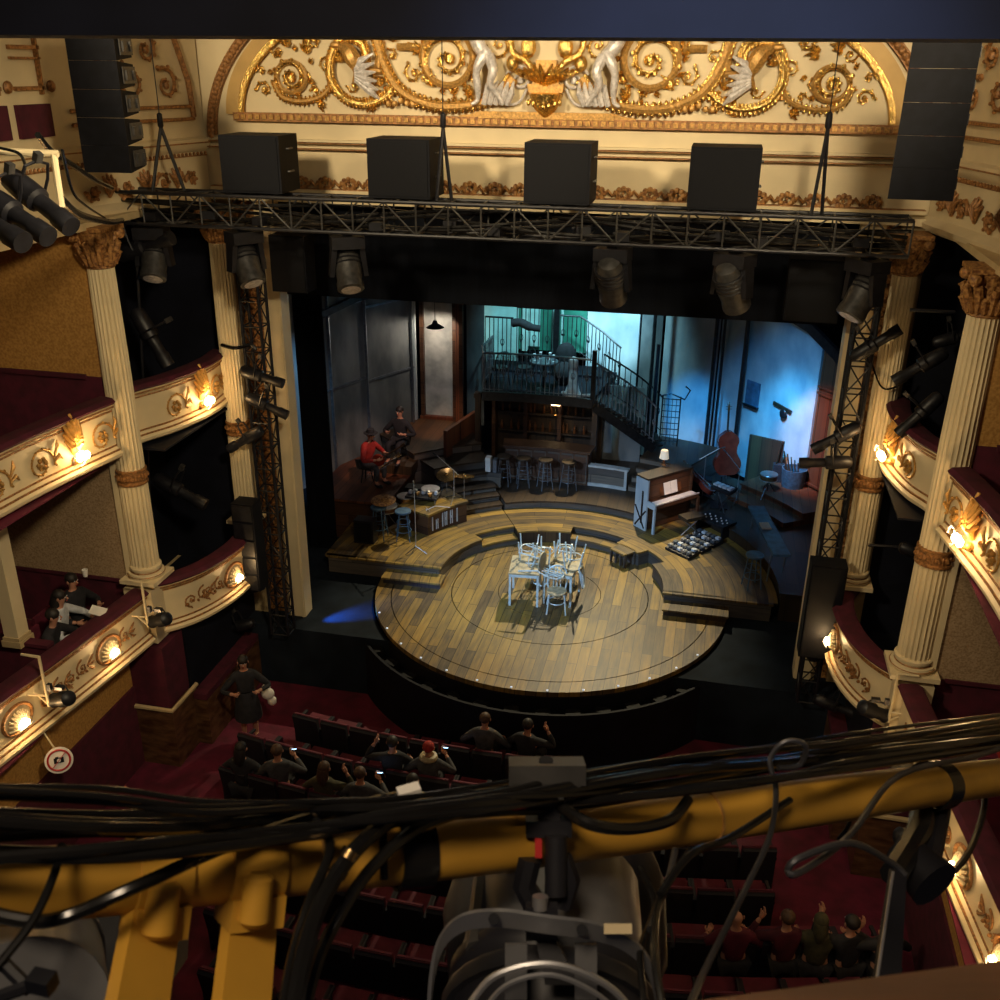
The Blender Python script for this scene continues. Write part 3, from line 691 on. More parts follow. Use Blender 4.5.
# equipment in the trough
def monitor(loc, rz):
    t = empty('floor_monitor',loc,'small black floor unit lying in the trough before the round deck','monitor','units in the footlight trough',rz)
    MB().hexa([(-.13,-.11,0),(.13,-.11,0),(.13,.11,0),(-.13,.11,0)],[(-.13,-.03,.2),(.13,-.03,.2),(.13,.11,.2),(-.13,.11,.2)]).build('housing','box_black',t,smooth=0)
    MB().hexa([(-.11,-.104,.03),(.11,-.104,.03),(.11,-.04,.19),(-.11,-.04,.19)],[(-.11,-.11,.03),(.11,-.11,.03),(.11,-.05,.2),(-.11,-.05,.2)]).build('face','box_black',t,smooth=0)
    return t
ORD = ['first','second','third','fourth','fifth','sixth','seventh','eighth','ninth','tenth','eleventh','twelfth','thirteenth','fourteenth','fifteenth','sixteenth','seventeenth','eighteenth','nineteenth']
proto = None
for i in range(17):
    a = 205+i*8.1; o = copy_tree(proto) if proto else monitor((0,0,0),0)
    proto = proto or o; ar = math.radians(a); o['label'] = 'small black floor unit in the trough before the round deck, %s from the left'%ORD[i]; o['category'] = 'monitor'
    o.location = (3.83*math.cos(ar),1.94+3.83*math.sin(ar),-.34); o.rotation_euler = (0,0,ar-PI/2+(.4*math.sin(i*5)))
# ---- tiers
def tread(mb, parts):
    pass
def tier(name, label, tops, bodies, top_m='tier_wood', body_m='riser_wood', cat='platform'):
    mb0 = tops[0]; t = None
    T0 = MB(); B0 = MB()
    for p in tops: (T0.arcp(*p[1:]) if p[0] == 'a' else T0.box(p[1],p[2]))
    for p in bodies: (B0.arcp(*p[1:]) if p[0] == 'a' else B0.box(p[1],p[2]))
    xs = [v.x for v in T0.v]; ys = [v.y for v in T0.v]
    t = empty(name,((min(xs)+max(xs))/2,(min(ys)+max(ys))/2,min(v.z for v in B0.v)),label,cat)
    T0.build('tread',top_m,t,world=True,smooth=30); B0.build('riser',body_m,t,world=True,smooth=30); return t
tier('curved_platform','low curved plank platform left of the round deck with orange brown front boards',
     [('a',2.33,3.62,140,180,.38,.42,C0),('b',(-3.62,1.93,.40),(2.58,.12,.04)),('a',3.62,4.35,118,180,.38,.42,C0),('b',(-4.6,3.2,.4),(.7,2.6,.04))],
     [('a',2.36,3.6,140,180,.1,.38,C0),('b',(-3.62,1.93,.2),(2.5,.06,.36)),('b',(-4.6,3.3,.19),(.6,2.4,.37)),('a',3.66,4.3,120,176,0,.38,C0)])
tier('curved_platform','low curved plank platform right of the round deck, carrying the orchestra gear',
     [('a',2.33,3.62,0,30,.38,.42,C0),('a',2.33,3.62,44,60,.38,.42,C0),('a',2.62,3.62,30,44,.38,.42,C0),('b',(3.42,1.93,.40),(2.18,.12,.04)),('a',3.62,4.6,0,62,.38,.42,C0)],
     [('a',2.36,3.6,0,30,.1,.38,C0),('a',2.36,3.6,44,60,.1,.38,C0),('a',2.65,3.6,30,44,.1,.38,C0),('b',(3.42,1.93,.2),(2.1,.06,.36)),('a',3.66,4.5,2,62,0,.38,C0)])
tier('curved_platform','middle curved platform behind the stacked tables, between the two blue stair notches',
     [('a',2.33,3.62,88,117.7,.38,.42,C0)],[('a',2.36,3.6,88,117.7,.1,.38,C0)],body_m='dark_wood')
tier('stair_notch','pair of low curved steps with blue lit risers left of the middle platform',
     [('a',2.33,2.66,118,140,.22,.26,C0),('a',2.63,3.62,118,140,.38,.42,C0)],[('a',2.36,2.64,118,140,.1,.22,C0),('a',2.66,3.6,118,140,.1,.38,C0)],cat='steps')
tier('stair_notch','pair of low curved steps with blue lit risers right of the middle platform',
     [('a',2.33,2.66,60,88,.22,.26,C0),('a',2.63,3.62,60,88,.38,.42,C0)],[('a',2.36,2.64,60,88,.1,.22,C0),('a',2.66,3.6,60,88,.1,.38,C0)],cat='steps')
tier('front_step','single straight wooden step against the left platform front',[('b',(-2.88,1.68,.24),(1.3,.42,.04))],[('b',(-2.88,1.7,.16),(1.24,.34,.12))],body_m='dark_wood',cat='steps')
tier('front_step','single straight wooden step against the right platform front',[('b',(3.0,1.68,.24),(1.3,.42,.04))],[('b',(3.0,1.7,.16),(1.24,.34,.12))],body_m='dark_wood',cat='steps')
tier('bar_platform','dark platform carrying the bar and its stools with a smooth grey brown curved front',
     [('a',3.60,6.9,76,117,.56,.60,C0)],[('a',3.63,6.8,76,117,.0,.56,C0)],'dark_wood','riser_wood')
tier('corner_riser','short curved riser with pale blue lit edge right of the bar platform',
     [('a',3.60,5.2,60,76,.56,.60,C0)],[('a',3.63,5.1,60,76,0,.56,C0)],'dark_wood','riser_wood')
ls = [(3.62,.55),(3.87,.68),(4.15,.80),(4.6,1.0),(4.9,1.2),(5.6,1.4)]
tier('stage_stairs','curved stairs climbing from the left platform to the orange lit landing',
     [('a',r,(ls[i+1][0] if i < 5 else 7.95)+.02,118,135 if i < 5 else 137,z-.04,z,C0) for i,(r,z) in enumerate(ls)],
     [('a',r+.02,(ls[i+1][0] if i < 5 else 7.9),118.2,134.8 if i < 5 else 136.5,0 if i else .42,z-.04,C0) for i,(r,z) in enumerate(ls)],'dark_wood','riser_wood','stairs')
rs = [(4.75,.76),(4.98,.92),(5.25,1.07),(5.55,1.22)]
tier('stage_stairs','curved stairs with pale blue lit nosings behind the piano at right',
     [('a',r,(rs[i+1][0] if i < 3 else 7.3)+.02,63,76,z-.04,z,C0) for i,(r,z) in enumerate(rs)],
     [('a',r+.02,(rs[i+1][0] if i < 3 else 7.2),63,76,.42,z-.04,C0) for i,(r,z) in enumerate(rs)],'dark_wood','riser_wood','stairs')
tier('musician_platform','raised wooden platform with boarded front carrying the two seated players at left',
     [('b',(-5.0,4.9,.97),(1.9,2.7,.06))],[('b',(-5.0,4.9,.47),(1.84,2.6,.94))],'red_wood','panel_wood')
tier('orchestra_platform','raised platform behind the piano and the double bass at right',
     [('a',4.6,7.0,0,62,.62,.66,C0)],[('a',4.64,6.9,1,62,0,.62,C0)],'dark_wood','dark_wood')
tier('lit_steps','orange lit wooden steps rising to the brown panelled wall at far right',
     [('a',5.7,7.6,33,52,.76,.80,C0),('a',6.2,7.6,33,52,.92,.96,C0)],[('a',5.74,7.6,33.2,51.8,.66,.76,C0),('a',6.24,7.6,33.2,51.8,.8,.92,C0)],'red_wood','red_wood','steps')
# chest with stencilled front (drum riser)
t = empty('stencilled_chest',(-2.75,3.75,.42),'curved plank topped chest with worn pale stencilling on the left platform','chest')
MB().arcp(3.28,4.2,135,156,.9,.95,C0).build('top','tier_wood',t,world=True)
MB().arcp(3.32,4.15,135.5,155.5,.42,.9,C0).build('body','panel_wood',t,world=True)
mb = MB()
def onarc(r,a,z): a = math.radians(a); return V((r*math.cos(a),1.94+r*math.sin(a),z))
for a,k in ((153,'I'),(150.5,'A'),(147.5,'I'),(145.8,'H'),(143,'B'),(140.2,'I')):
    for da,w_ in ((-.45,.35),(.45,.35)) if k in 'AHB' else ((0,.5),): mb.arcp(3.305,3.32,a+da-w_*.5,a+da+w_*.5,.5,.84 if k != 'A' else .74,C0,2)
    if k in 'AHB': mb.arcp(3.305,3.32,a-.6,a+.6,.64,.7,C0,2)
mb.build('stencil','plaster_pale',t,world=True)
# crates / uplights in front of right platform
t = empty('step_box',(1.5,3.75,.1),'low plank topped box with bare lit tubes inside, right of the round deck','step box')
MB().arcp(2.0,2.36,46,58,.38,.42,C0).build('top','tier_wood',t,world=True)
mb = MB(); 
for a in (46.2,50,54,57.8): mb.arcp(2.02,2.08,a-.4,a+.4,.1,.38,C0,2)
mb.arcp(2.3,2.34,46,58,.1,.38,C0); mb.build('frame','riser_wood',t,world=True)
mb = MB(); mb.tube([onarc(2.16,a,.26) for a in (47,49,51,53,55,57)],.02,6); mb.build('tube_light','iron_pale',t,world=True)
# ---- centre: bar, stools, back bar
CB = (-.95,-1)
t = empty('bar_counter',(-.95,6.85,.6),'long curved dark wooden bar counter under the balcony','bar counter')
MB().arcp(7.62,8.15,81.5,98,1.46,1.52,CB,24).build('counter_top','panel_wood',t,world=True)
MB().arcp(7.70,8.05,82,97.5,.6,1.46,CB,24).build('body','panel_wood',t,world=True)
mb = MB()
for i in range(6): mb.arcp(7.68,7.71,82+i*2.6+.2,82+i*2.6+.35,.7,1.4,CB,1); mb.arcp(7.68,7.71,82+i*2.6+.2,84.4+i*2.6,1.36,1.4,CB,3); mb.arcp(7.68,7.71,82+i*2.6+.2,84.4+i*2.6,.66,.7,CB,3)
mb.build('panel_moulding','riser_wood',t,world=True)
def bar_stool(seat_m, leg_m, h=.78, back=False):
    t = empty('bar_stool',(0,0,0))
    MB().lathe([(.02,h-.05),(.17,h-.05),(.185,h-.03),(.18,h),(.02,h+.01)],18).build('seat',seat_m,t)
    for k in range(4):
        a = PI/4+k*PI/2; MB().tube([(.12*math.cos(a),.12*math.sin(a),h-.04),(.21*math.cos(a),.21*math.sin(a),.01)],.013,6).build('leg',leg_m,t)
    mb = MB().tube([(.175*math.cos(k*PI/10),.175*math.sin(k*PI/10),h*.34) for k in range(20)],.009,5,closed=True)
    mb.tube([(.15*math.cos(k*PI/10),.15*math.sin(k*PI/10),h*.62) for k in range(20)],.007,5,closed=True); mb.build('foot_ring',leg_m,t)
    return t
st = bar_stool('dark_wood','iron_pale')
for i,(px,lb) in enumerate(((502,'metal bar stool at the left end of the bar beside the white boxes'),(522,'metal bar stool with round dark seat, second from the left along the bar'),(545,'metal bar stool with round dark seat before the middle of the bar'),(569,'metal bar stool with round dark seat nearest the panelled bench'))):
    o = st if i == 0 else copy_tree(st); p = at(px,488,Z=.6); place(o,(p.x,6.22,.6),.3*i,lb,'bar stools along the bar'); o['category'] = 'stool'
t = empty('low_panelled_wall',(.6,6.65,.6),'low grey brown panelled bench back right of the bar','bench')
MB().arcp(4.76,4.86,76.5,90.5,.6,1.10,C0).build('panel','riser_wood',t,world=True)
MB().arcp(4.72,4.9,76.2,90.8,1.10,1.15,C0).arcp(4.73,4.77,76.5,90.5,.6,.68,C0).arcp(4.73,4.77,76.5,77.3,.6,1.1,C0).build('capping','plaster_pale',t,world=True)
t = empty('white_boxes',at(499,470,Z=1.0)*1.0,'small stand with white boxes at the left end of the bar','box')
p0 = at(497,480,Z=.6); p0.y = 6.1; t.location = (p0.x,6.1,.6)
MB().box((0,0,.2),(.42,.3,.4)).build('stand','riser_wood',t,smooth=0)
MB().box((-.13,0,.58),(.13,.2,.36)).build('white_box','paper',t,smooth=0); MB().box((.04,0,.56),(.09,.2,.32)).build('grey_box','iron_pale',t,smooth=0)
# back bar under the balcony
t = empty('back_bar',(-1.1,8.35,.6),'dark panelled back bar with shelves under the balcony','back bar')
MB().box((-1.2,8.5,1.65),(2.9,.12,2.1)).build('back_panel','dark_wood',t,world=True)
for z in (1.35,1.85,2.3): MB().box((-1.25,8.3,z),(2.5,.28,.05)).build('shelf','dark_wood',t,world=True)
for x in (-2.6,-1.75,-.85,0.1): MB().box((x,8.27,1.65),(.10,.34,2.1)).build('upright','panel_wood',t,world=True)
mb0 = None
for i in range(22):
    z = (1.375,1.875)[i%2]; x = -2.4+(i//2)*.215+.02*(i%3)
    if min(abs(x-q) for q in (-1.75,-.85)) < .07: x += .1
    if mb0 is None:
        mb0 = MB().lathe([(.03,0),(.035,.02),(.035,.16),(.014,.21),(.014,.27),(.02,.28)],8).build('bottle','varnish_brown',org=V((0,0,0))); tag(mb0,'dark glass bottle standing on the shelves behind the bar','bottle','bottles on the back bar'); o = mb0
    else: o = mb0.copy(); COL.objects.link(o)
    o['label'] = 'dark glass bottle on the %s shelf behind the bar, %s from the left'%(('lower','upper')[i%2],ORD[i//2])
    o.location = (x,8.24,z); o.scale = (1,1,.8+.25*((i*7)%5)/4)
t = empty('shell_lamp',(-.95,8.08,1.9),'small gold lamp with leaf shaped shades on the back bar','lamp')
MB().lathe([(.07,0),(.03,.02),(.02,.25),(.03,.3)],10).build('stem','brass',t)
MB().tube([(-.16,0,.34),(-.08,-.03,.30),(0,0,.28),(.08,-.03,.30),(.16,0,.36)],[.015,.05,.03,.05,.015],8).build('shade','bulb_soft',t)
# posts carrying the balcony
for x,y,lb in ((-2.78,7.1,'dark square post at the left end of the balcony'),(.18,7.15,'dark square post under the right end of the balcony')):
    tag(MB().box((x,y,1.64),(.13,.13,2.08)).box((x,y,.66),(.18,.18,.12)).box((x,y,2.6),(.18,.18,.12)).build('balcony_post','dark_wood',smooth=0),lb,'post')
# ---- balcony with iron railings
ZB = 2.74
t = empty('balcony',(-1.3,8.2,ZB-.16),'dark curved balcony above the bar with iron railings','balcony')
CBal = (-1.2,-3.0)
MB().arcp(10.0,12.6,82.5,98,ZB-.16,ZB,CBal,30).build('floor_slab','navy_black',t,world=True)
MB().arcp(9.97,10.02,82.3,98.2,ZB-.2,ZB+.03,CBal,30).build('edge_beam','iron',t,world=True)
def railing(path, h, name, m, par, every=.115, orn=True):
    """path: 3-D foot line"""
    pts = [V(p) for p in path]; mb = MB()
    up = V((0,0,1))
    mb.tube([p+up*h for p in pts],.025,6); mb.tube([p+up*.08 for p in pts],.012,5)
    L = plen(pts); u = 0; k = 0
    while u < L[-1]:
        i = 0
        while i < len(L)-2 and L[i+1] < u: i += 1
        f = (u-L[i])/max(1e-6,L[i+1]-L[i]); p = pts[i].lerp(pts[i+1],f)
        mb.tube([p,p+up*h],.013,5)
        if orn and k%3 == 1:
            d = (pts[i+1]-pts[i]).normalized()
            mb.tube([p+up*(h*.55)+d*.05*math.cos(a)+up*.09*math.sin(a) for a in [q*PI/4 for q in range(8)]],.010,5,closed=True); mb.ell(p+up*h*.5,(.03,.02,.045),6,4)
        u += every; k += 1
    return mb.build(name,m,par,world=True)
fp = [(CBal[0]+10.03*math.cos(math.radians(a)),CBal[1]+10.03*math.sin(math.radians(a)),ZB) for a in range(98,82,-1)]
railing([(-2.75,8.6,ZB),(-2.78,7.6,ZB)]+fp,1.0,'railing','iron_pale',t)
MB().box((.12,7.0,ZB+.55),(.11,.11,1.35)).build('newel_post','iron',t,world=True,smooth=0)
t = empty('rear_landing',(-1.5,9.2,ZB),'raised rear landing of the balcony with ornate iron rail','landing')
MB().box((-1.5,9.25,ZB+.03),(3.2,.9,.06)).build('platform','navy_black',t,world=True,smooth=0)
railing([(-3.0,8.82,ZB),(-2.25,8.82,ZB)],1.45,'railing','iron',t)
railing([(-2.15,8.8,ZB),(-1.2,8.8,ZB)],1.75,'railing','iron',t)
railing([(-1.05,8.8,ZB+.6),(-.5,8.8,ZB+.6),(.1,8.75,ZB+.25),(.6,8.6,ZB-.1)],1.0,'railing','iron',t)
MB().box((-1.1,8.8,ZB+1.3),(.14,.14,2.6)).build('tall_post','iron',t,world=True,smooth=0)
# stair coming down from the balcony on the right
t = empty('iron_stair',(1.0,8.0,.6),'dark iron stair curling down from the right end of the balcony','stairs')
foot = []; 
for i in range(13):
    f = i/12; a = math.radians(95-75*f); c = (.55,6.75); r = 1.0; z = ZB-(ZB-1.2)*f*.8
    x = .15+1.5*f; y = 7.05+.75*math.sin(PI*f*.6)
    MB().box((x,y+.42,z-.1),(.24,.85,.05),.25*f).build('step','iron',t,world=True,smooth=0); foot.append(V((x,y,z-.08)))
railing(foot,.98,'railing','iron_pale',t,.13); 
railing([p+V((.1,.85,0)) for p in foot],.98,'railing','iron',t,.2)
MB().beam(foot[0]+V((0,0,-.12)),foot[-1]+V((0,0,-.12)),.06,.22).build('stringer','iron',t,world=True,smooth=0)
MB().tube([(1.55,8.2,1.0),(1.55,8.2,3.9)],.05,8).build('centre_pole','iron',t,world=True)
mb = MB()
for x in (1.75,2.2): mb.tube([(x,8.35,1.2),(x,8.35,2.55)],.02,6)
for k in range(8): mb.tube([(1.75,8.35,1.35+k*.16),(2.2,8.35,1.35+k*.16)],.014,5)
for k in range(4): mb.tube([(1.8+.1*k,8.33,1.25),(1.8+.1*k,8.33,2.5)],.008,5)
mb.tube([(1.7,8.3,2.55),(1.95,8.25,2.65),(2.3,8.3,2.5),(2.42,8.3,2.75),(2.3,8.28,2.85)],.022,6)
tag(mb.build('iron_rack','iron'),'narrow dark iron ladder rack beside the stair foot','rack')
mb = MB().box((.75,8.6,1.6),(1.0,.06,2.1)); tag(mb.build('grey_flat','grey_wall'),'small grey flat below the iron stair','scenery panel')
# people-less dressing of the balcony
t = empty('white_dress',(-.42,7.3,ZB),'pale white dress hung upright behind the balcony rail','dress')
MB().lathe([(.24,0),(.20,.03),(.13,.25),(.105,.55),(.085,.68),(.12,.82),(.11,.9),(.04,.95)],18).build('gown','cloth_white',t)
MB().tube(sm([(-.24,-.02,.03),(-.1,-.2,.04),(.15,-.22,.03),(.38,-.1,.02),(.55,-.05,.02)],4),[.05]*17,7).build('train','cloth_white',t)
t = empty('balcony_table',(-1.2,7.55,ZB),'small round table with pale glasses on the balcony','table')
MB().lathe([(.02,.70),(.36,.70),(.36,.73),(.02,.73)],20).build('tabletop','iron_pale',t); MB().lathe([(.2,0),(.03,.05),(.03,.7)],12).build('pedestal','iron',t)
g0 = None
for i in range(6):
    if g0 is None: g0 = tag(MB().lathe([(.035,0),(.008,.01),(.008,.07),(.035,.1),(.04,.16),(.03,.17)],10).build('goblet','cloth_white',org=V((0,0,0))),'pale goblet on the small balcony table','glass','goblets on the balcony table'); o = g0
    else: o = g0.copy(); COL.objects.link(o)
    o['label'] = 'pale goblet on the balcony table, %s of the ring of six'%('rightmost','back right','back left','leftmost','front left','front right')[i]
    o.location = (-1.2+.24*math.cos(i*1.05),7.55+.22*math.sin(i*1.05),ZB+.73)
def cafe_chair(m='iron', sm_='iron'):
    t = empty('cafe_chair',(0,0,0))
    MB().lathe([(.02,.43),(.20,.43),(.205,.445),(.20,.46),(.02,.46)],18).build('seat',sm_,t)
    for sx,sy in ((-1,1),(1,1)): MB().tube([(sx*.15,sy*.14,.43),(sx*.19,sy*.20,.01)],.016,6).build('leg',m,t)
    for sx in (-1,1): MB().tube([(sx*.15,-.14,.43),(sx*.19,-.22,.01)],.016,6).build('leg',m,t)
    MB().tube(sm([(-.17,-.15,.43),(-.20,-.20,.65),(-.15,-.23,.84),(0,-.24,.90),(.15,-.23,.84),(.20,-.20,.65),(.17,-.15,.43)],4),.016,6).build('back_frame',m,t)
    mb = MB()
    for x in (-.07,0,.07): mb.tube([(x,-.16,.46),(x,-.235,.88-abs(x)*.2)],.010,5)
    mb.build('back_rods',m,t)
    mb = MB().tube([(.165*math.cos(k*PI/8),.17*math.sin(k*PI/8),.22) for k in range(16)],.010,5,closed=True); mb.build('ring_brace',m,t)
    return t
dk = cafe_chair(); place(dk,(-2.35,7.7,ZB),.6,'dark bentwood chair at the left end of the balcony'); dk['category'] = 'chair'
d2 = copy_tree(dk); place(d2,(-1.75,7.85,ZB),2.4,'dark bentwood chair between the balcony table and the left turquoise shutter')
t = empty('armchair',(-.75,8.1,ZB),'dark rounded armchair silhouette on the balcony before the green shutter','armchair')
MB().ell((0,0,.3),(.3,.28,.3),14,8).build('seat','cloth_black',t); MB().ell((0,.12,.72),(.27,.14,.34),14,8).build('backrest','cloth_black',t)
t = empty('rolled_bundle',(-1.95,8.8,ZB+1.2),'dark rolled bundle lying over the rear balcony rail','bundle')
MB().tube(sm([(-.32,0,.12),(-.1,-.03,.16),(.15,-.03,.06),(.42,0,.02)],4),[.11]*9+[.09]*4,10).build('roll','cloth_black',t)
# ---- set walls
def flat(name, a, b, z0, z1, m, label, th=.08, cat='scenery wall', top2=None):
    a,b = V(a),V(b); d = (b-a).normalized(); n = V((-d.y,d.x))*th
    z2 = top2 if top2 is not None else z1
    mb = MB().hexa([(a.x,a.y,z0),(b.x,b.y,z0),(b.x+n.x,b.y+n.y,z0),(a.x+n.x,a.y+n.y,z0)],[(a.x,a.y,z1),(b.x,b.y,z2),(b.x+n.x,b.y+n.y,z2),(a.x+n.x,a.y+n.y,z1)])
    return tag(mb.build(name,m,smooth=0),label,cat)
flat('green_shutters',(-2.28,9.75),(-.45,9.75),ZB+.4,6.6,'shutter_green','closed green shutters at the back of the balcony')
mb = MB()
for x in (-2.1,-1.3,-1.1): mb.box((x,9.72,4.8),(.16 if x < -1.2 else .06,.04,3.4))
mb.box((-1.85,9.70,4.9),(.30,.03,3.3)); tag(mb.build('shutter_panels','cyan_plaster',smooth=0),'pale upright panels between the green shutters','scenery panel')
flat('turquoise_wall',(-3.5,9.7),(-2.3,9.75),ZB-.2,6.6,'cyan_plaster','turquoise wall behind the left end of the balcony')
flat('cyan_wall',(-.44,9.8),(.95,9.6),ZB-1.5,6.6,'blue_grey_wall','bright cyan plaster wall behind the right end of the balcony')
flat('grey_wall_panel',(1.0,9.7),(1.55,9.6),.4,6.6,'grey_wall','narrow dark grey wall strip right of the cyan wall')
flat('blue_wall_panel',(1.62,9.55),(3.0,9.3),.4,6.6,'blue_grey_wall','tall scenery wall lit blue at its foot, left of the twin dark posts')
flat('blue_wall_panel',(3.05,9.3),(3.62,9.0),.4,6.6,'blue_grey_wall','narrow blue scenery wall between the twin dark posts and the bass')
flat('blue_wall_panel',(3.72,8.95),(5.32,7.15),.4,5.6,'blue_grey_wall','broad bright blue scenery wall at far right with a small framed board',top2=4.32)
for (x,y,w_,lb) in ((1.38,8.9,.10,'slim dark pipe post left of the blue lit wall'),(2.92,9.05,.10,'left one of two slim dark posts before the blue walls'),(3.12,9.0,.07,'right one of two slim dark posts before the blue walls'),(3.66,8.75,.11,'dark post beside the double bass neck'),(-3.1,8.6,.16,'dark wooden post left of the balcony'),(-3.42,8.75,.10,'slim dark wooden post right of the lamp niche')):
    tag(MB().tube([(x,y,.45),(x,y,6.6)],w_*.5,8).box((x,y,.5),(w_*1.4,w_*1.4,.12)).build('scenery_post','iron'),lb,'post')
# left wall
flat('grey_wall_panel',(-6.05,5.3),(-5.55,6.6),.0,6.2,'grey_wall','left dark grey scenery wall section behind the red shirted player')
flat('grey_wall_panel',(-5.53,6.64),(-4.78,8.15),.0,6.4,'grey_wall','dark grey scenery wall section behind the black clad player')
mb = MB()
def wstrip(mb, a, b, z, w_=.05):
    a,b = V(a),V(b); n = V((b.y-a.y,-(b.x-a.x))).normalized()*.02
    mb.beam((a.x+n.x,a.y+n.y,z),(b.x+n.x,b.y+n.y,z),.04,w_)
wstrip(mb,(-6.05,5.3),(-5.55,6.6),3.0); wstrip(mb,(-5.53,6.64),(-4.78,8.15),2.9)
wstrip(mb,(-6.05,5.3),(-5.55,6.6),4.95); wstrip(mb,(-5.53,6.64),(-4.78,8.15),4.75)
for x,y in ((-6.0,5.42),(-5.52,6.6),(-4.80,8.05)): mb.beam((x+.02,y-.02,.4),(x+.02,y-.02,6.0),.05,.06,up=(1,0,0))
tag(mb.build('wall_battens','iron_pale'),'thin horizontal and upright battens across the grey left scenery wall','battens')
# lamp niche
flat('niche_wall',(-4.72,8.65),(-3.78,8.65),1.3,6.4,'plaster_pale','pale lit back wall of the lamp niche')
t = empty('niche_frame',(-4.2,8.5,1.2),'brown wooden door frame around the lamp niche','door frame')
for x,y,m in ((-4.80,8.3,'blue_grey_wall'),(-4.62,8.45,'panel_wood'),(-3.72,8.4,'panel_wood'),(-3.58,8.2,'red_wood'),(-3.44,8.0,'panel_wood')):
    MB().box((x,y,3.9),(.10,.12,5.2)).build('jamb',m,t,world=True,smooth=0)
MB().box((-4.1,8.45,1.42),(1.2,.14,.12)).build('sill','red_wood',t,world=True,smooth=0)
flat('grey_wall_panel',(-3.38,8.35),(-2.95,8.5),1.3,6.4,'grey_wall','narrow grey fluted scenery strip left of the balcony')
flat('side_cheek',(-3.35,6.2),(-3.0,7.9),.6,1.9,'red_wood','low brown boarded cheek between the stairs and the bar',.1)
t = empty('pendant_lamp',(-4.1,7.9,4.05),'black enamel pendant lamp hanging in the lit niche','pendant lamp')
MB().lathe([(.015,.18),(.05,.17),(.07,.10),(.20,.02),(.235,0),(.225,-.005),(.06,.085)],20).build('shade','gear_black',t)
MB().ell((0,0,.03),(.05,.05,.05),8,6).build('bulb','lamp_inside',t); MB().tube([(0,0,.17),(0,0,3.0)],.008,5).build('cable','gear_black',t)
l = lamp('POINT','pendant_light',(0,0,0),None,(1,.84,.66),34,.05); l.parent = t; l.location = (0,0,-.06)
# black masking legs and lit wing
tag(MB().box((-5.43,3.0,3.9),(.64,.05,7.8)).build('masking_leg','black_drape',smooth=0),'tall black masking cloth at the left side of the stage','drape')
tag(MB().box((6.9,3.2,3.9),(1.1,.05,7.8)).build('masking_leg','black_drape',smooth=0),'tall black masking cloth behind the right proscenium edge','drape')
flat('wing_panel',(-7.6,5.6),(-6.9,6.6),0,6,'blue_grey_wall','blue lit panel glimpsed in the left wing')
lamp('SPOT','wing_light',(-6.6,3.2,5.5),(-7.2,6,2.2),(.25,.62,1),260,.1,50,.8)
# brown wall at far right
t = empty('brown_panel_wall',(5.6,7.0,.4),'reddish brown panelled wall at the far right of the stage','scenery wall')
MB().hexa([(5.36,7.1,.4),(5.95,6.3,.4),(6.05,6.35,.4),(5.45,7.2,.4)],[(5.36,7.1,4.3),(5.95,6.3,4.3),(6.05,6.35,4.3),(5.45,7.2,4.3)]).build('panel','red_wood',t,world=True,smooth=0)
mb = MB()
for z in (.9,1.05,3.3,3.45): mb.beam((5.34,7.06,z),(5.93,6.26,z),.05,.05)
mb.build('moulding','red_wood',t,world=True)
# dark arch over the set
mb = MB(); P = [V((3.4,8.7,5.15)),V((4.3,8.0,5.0)),V((5.0,7.3,4.75)),V((5.6,6.7,4.3)),V((5.95,6.3,3.9))]
for a,b in zip(P,P[1:]): mb.beam(a,b,.12,.22)
tag(mb.build('set_arch','iron',smooth=0),'dark curved arch beam over the right scenery wall','arch')
mb = MB(); P = [V((-6.1,5.1,4.85)),V((-5.6,6.3,5.05)),V((-5.0,7.5,5.1)),V((-4.2,8.2,5.15))]
for a,b in zip(P,P[1:]): mb.beam(a,b,.12,.16)
tag(mb.build('set_arch','iron',smooth=0),'dark curved arch beam over the left scenery wall','arch')
# framed board, tool rack, cases against the blue wall
def onwallR(f, z, off=.05):
    a,b = V((3.72,8.95)),V((5.32,7.15)); d = (b-a).normalized(); n = V((d.y,-d.x)); p = a.lerp(b,f)+n*off
    return V((p.x,p.y,z)), V((d.x,d.y,0)), V((n.x,n.y,0))
def wallbox(f, z, w_, h, th, name, m, par=None, tilt=0):
    p,d,n = onwallR(f,z,th/2+.01); u = V((0,0,1)); 
    if tilt: u = (u*math.cos(tilt)+d*math.sin(tilt)); d = (d*math.cos(tilt)-V((0,0,1))*math.sin(tilt))
    c = [p-d*w_/2-u*h/2-n*th/2,p+d*w_/2-u*h/2-n*th/2,p+d*w_/2-u*h/2+n*th/2,p-d*w_/2-u*h/2+n*th/2]
    return MB().hexa(c,[q+u*h for q in c]).build(name,m,par,world=bool(par),smooth=0)
t = empty('framed_board',onwallR(.22,2.35)[0],'small dark blue framed board on the bright blue wall','board'); wallbox(.16,2.68,.46,.62,.03,'board','blue_paint',t); wallbox(.16,2.35,.5,.05,.08,'ledge','iron',t)
t = empty('guitar_neck',onwallR(.62,2.5)[0],'dark instrument neck hung slanting on the bright blue wall','instrument'); wallbox(.60,2.62,.62,.09,.04,'neck','dark_wood',t,.12)
p,d,n = onwallR(.64,2.5,.09); R_ = Matrix((( d.x,n.x,0,0),(d.y,n.y,0,0),(d.z,n.z,1,0),(0,0,0,1)))
MB().ell(p,(.11,.04,.12),14,8,R=R_).build('drum_head','iron',t,world=True)
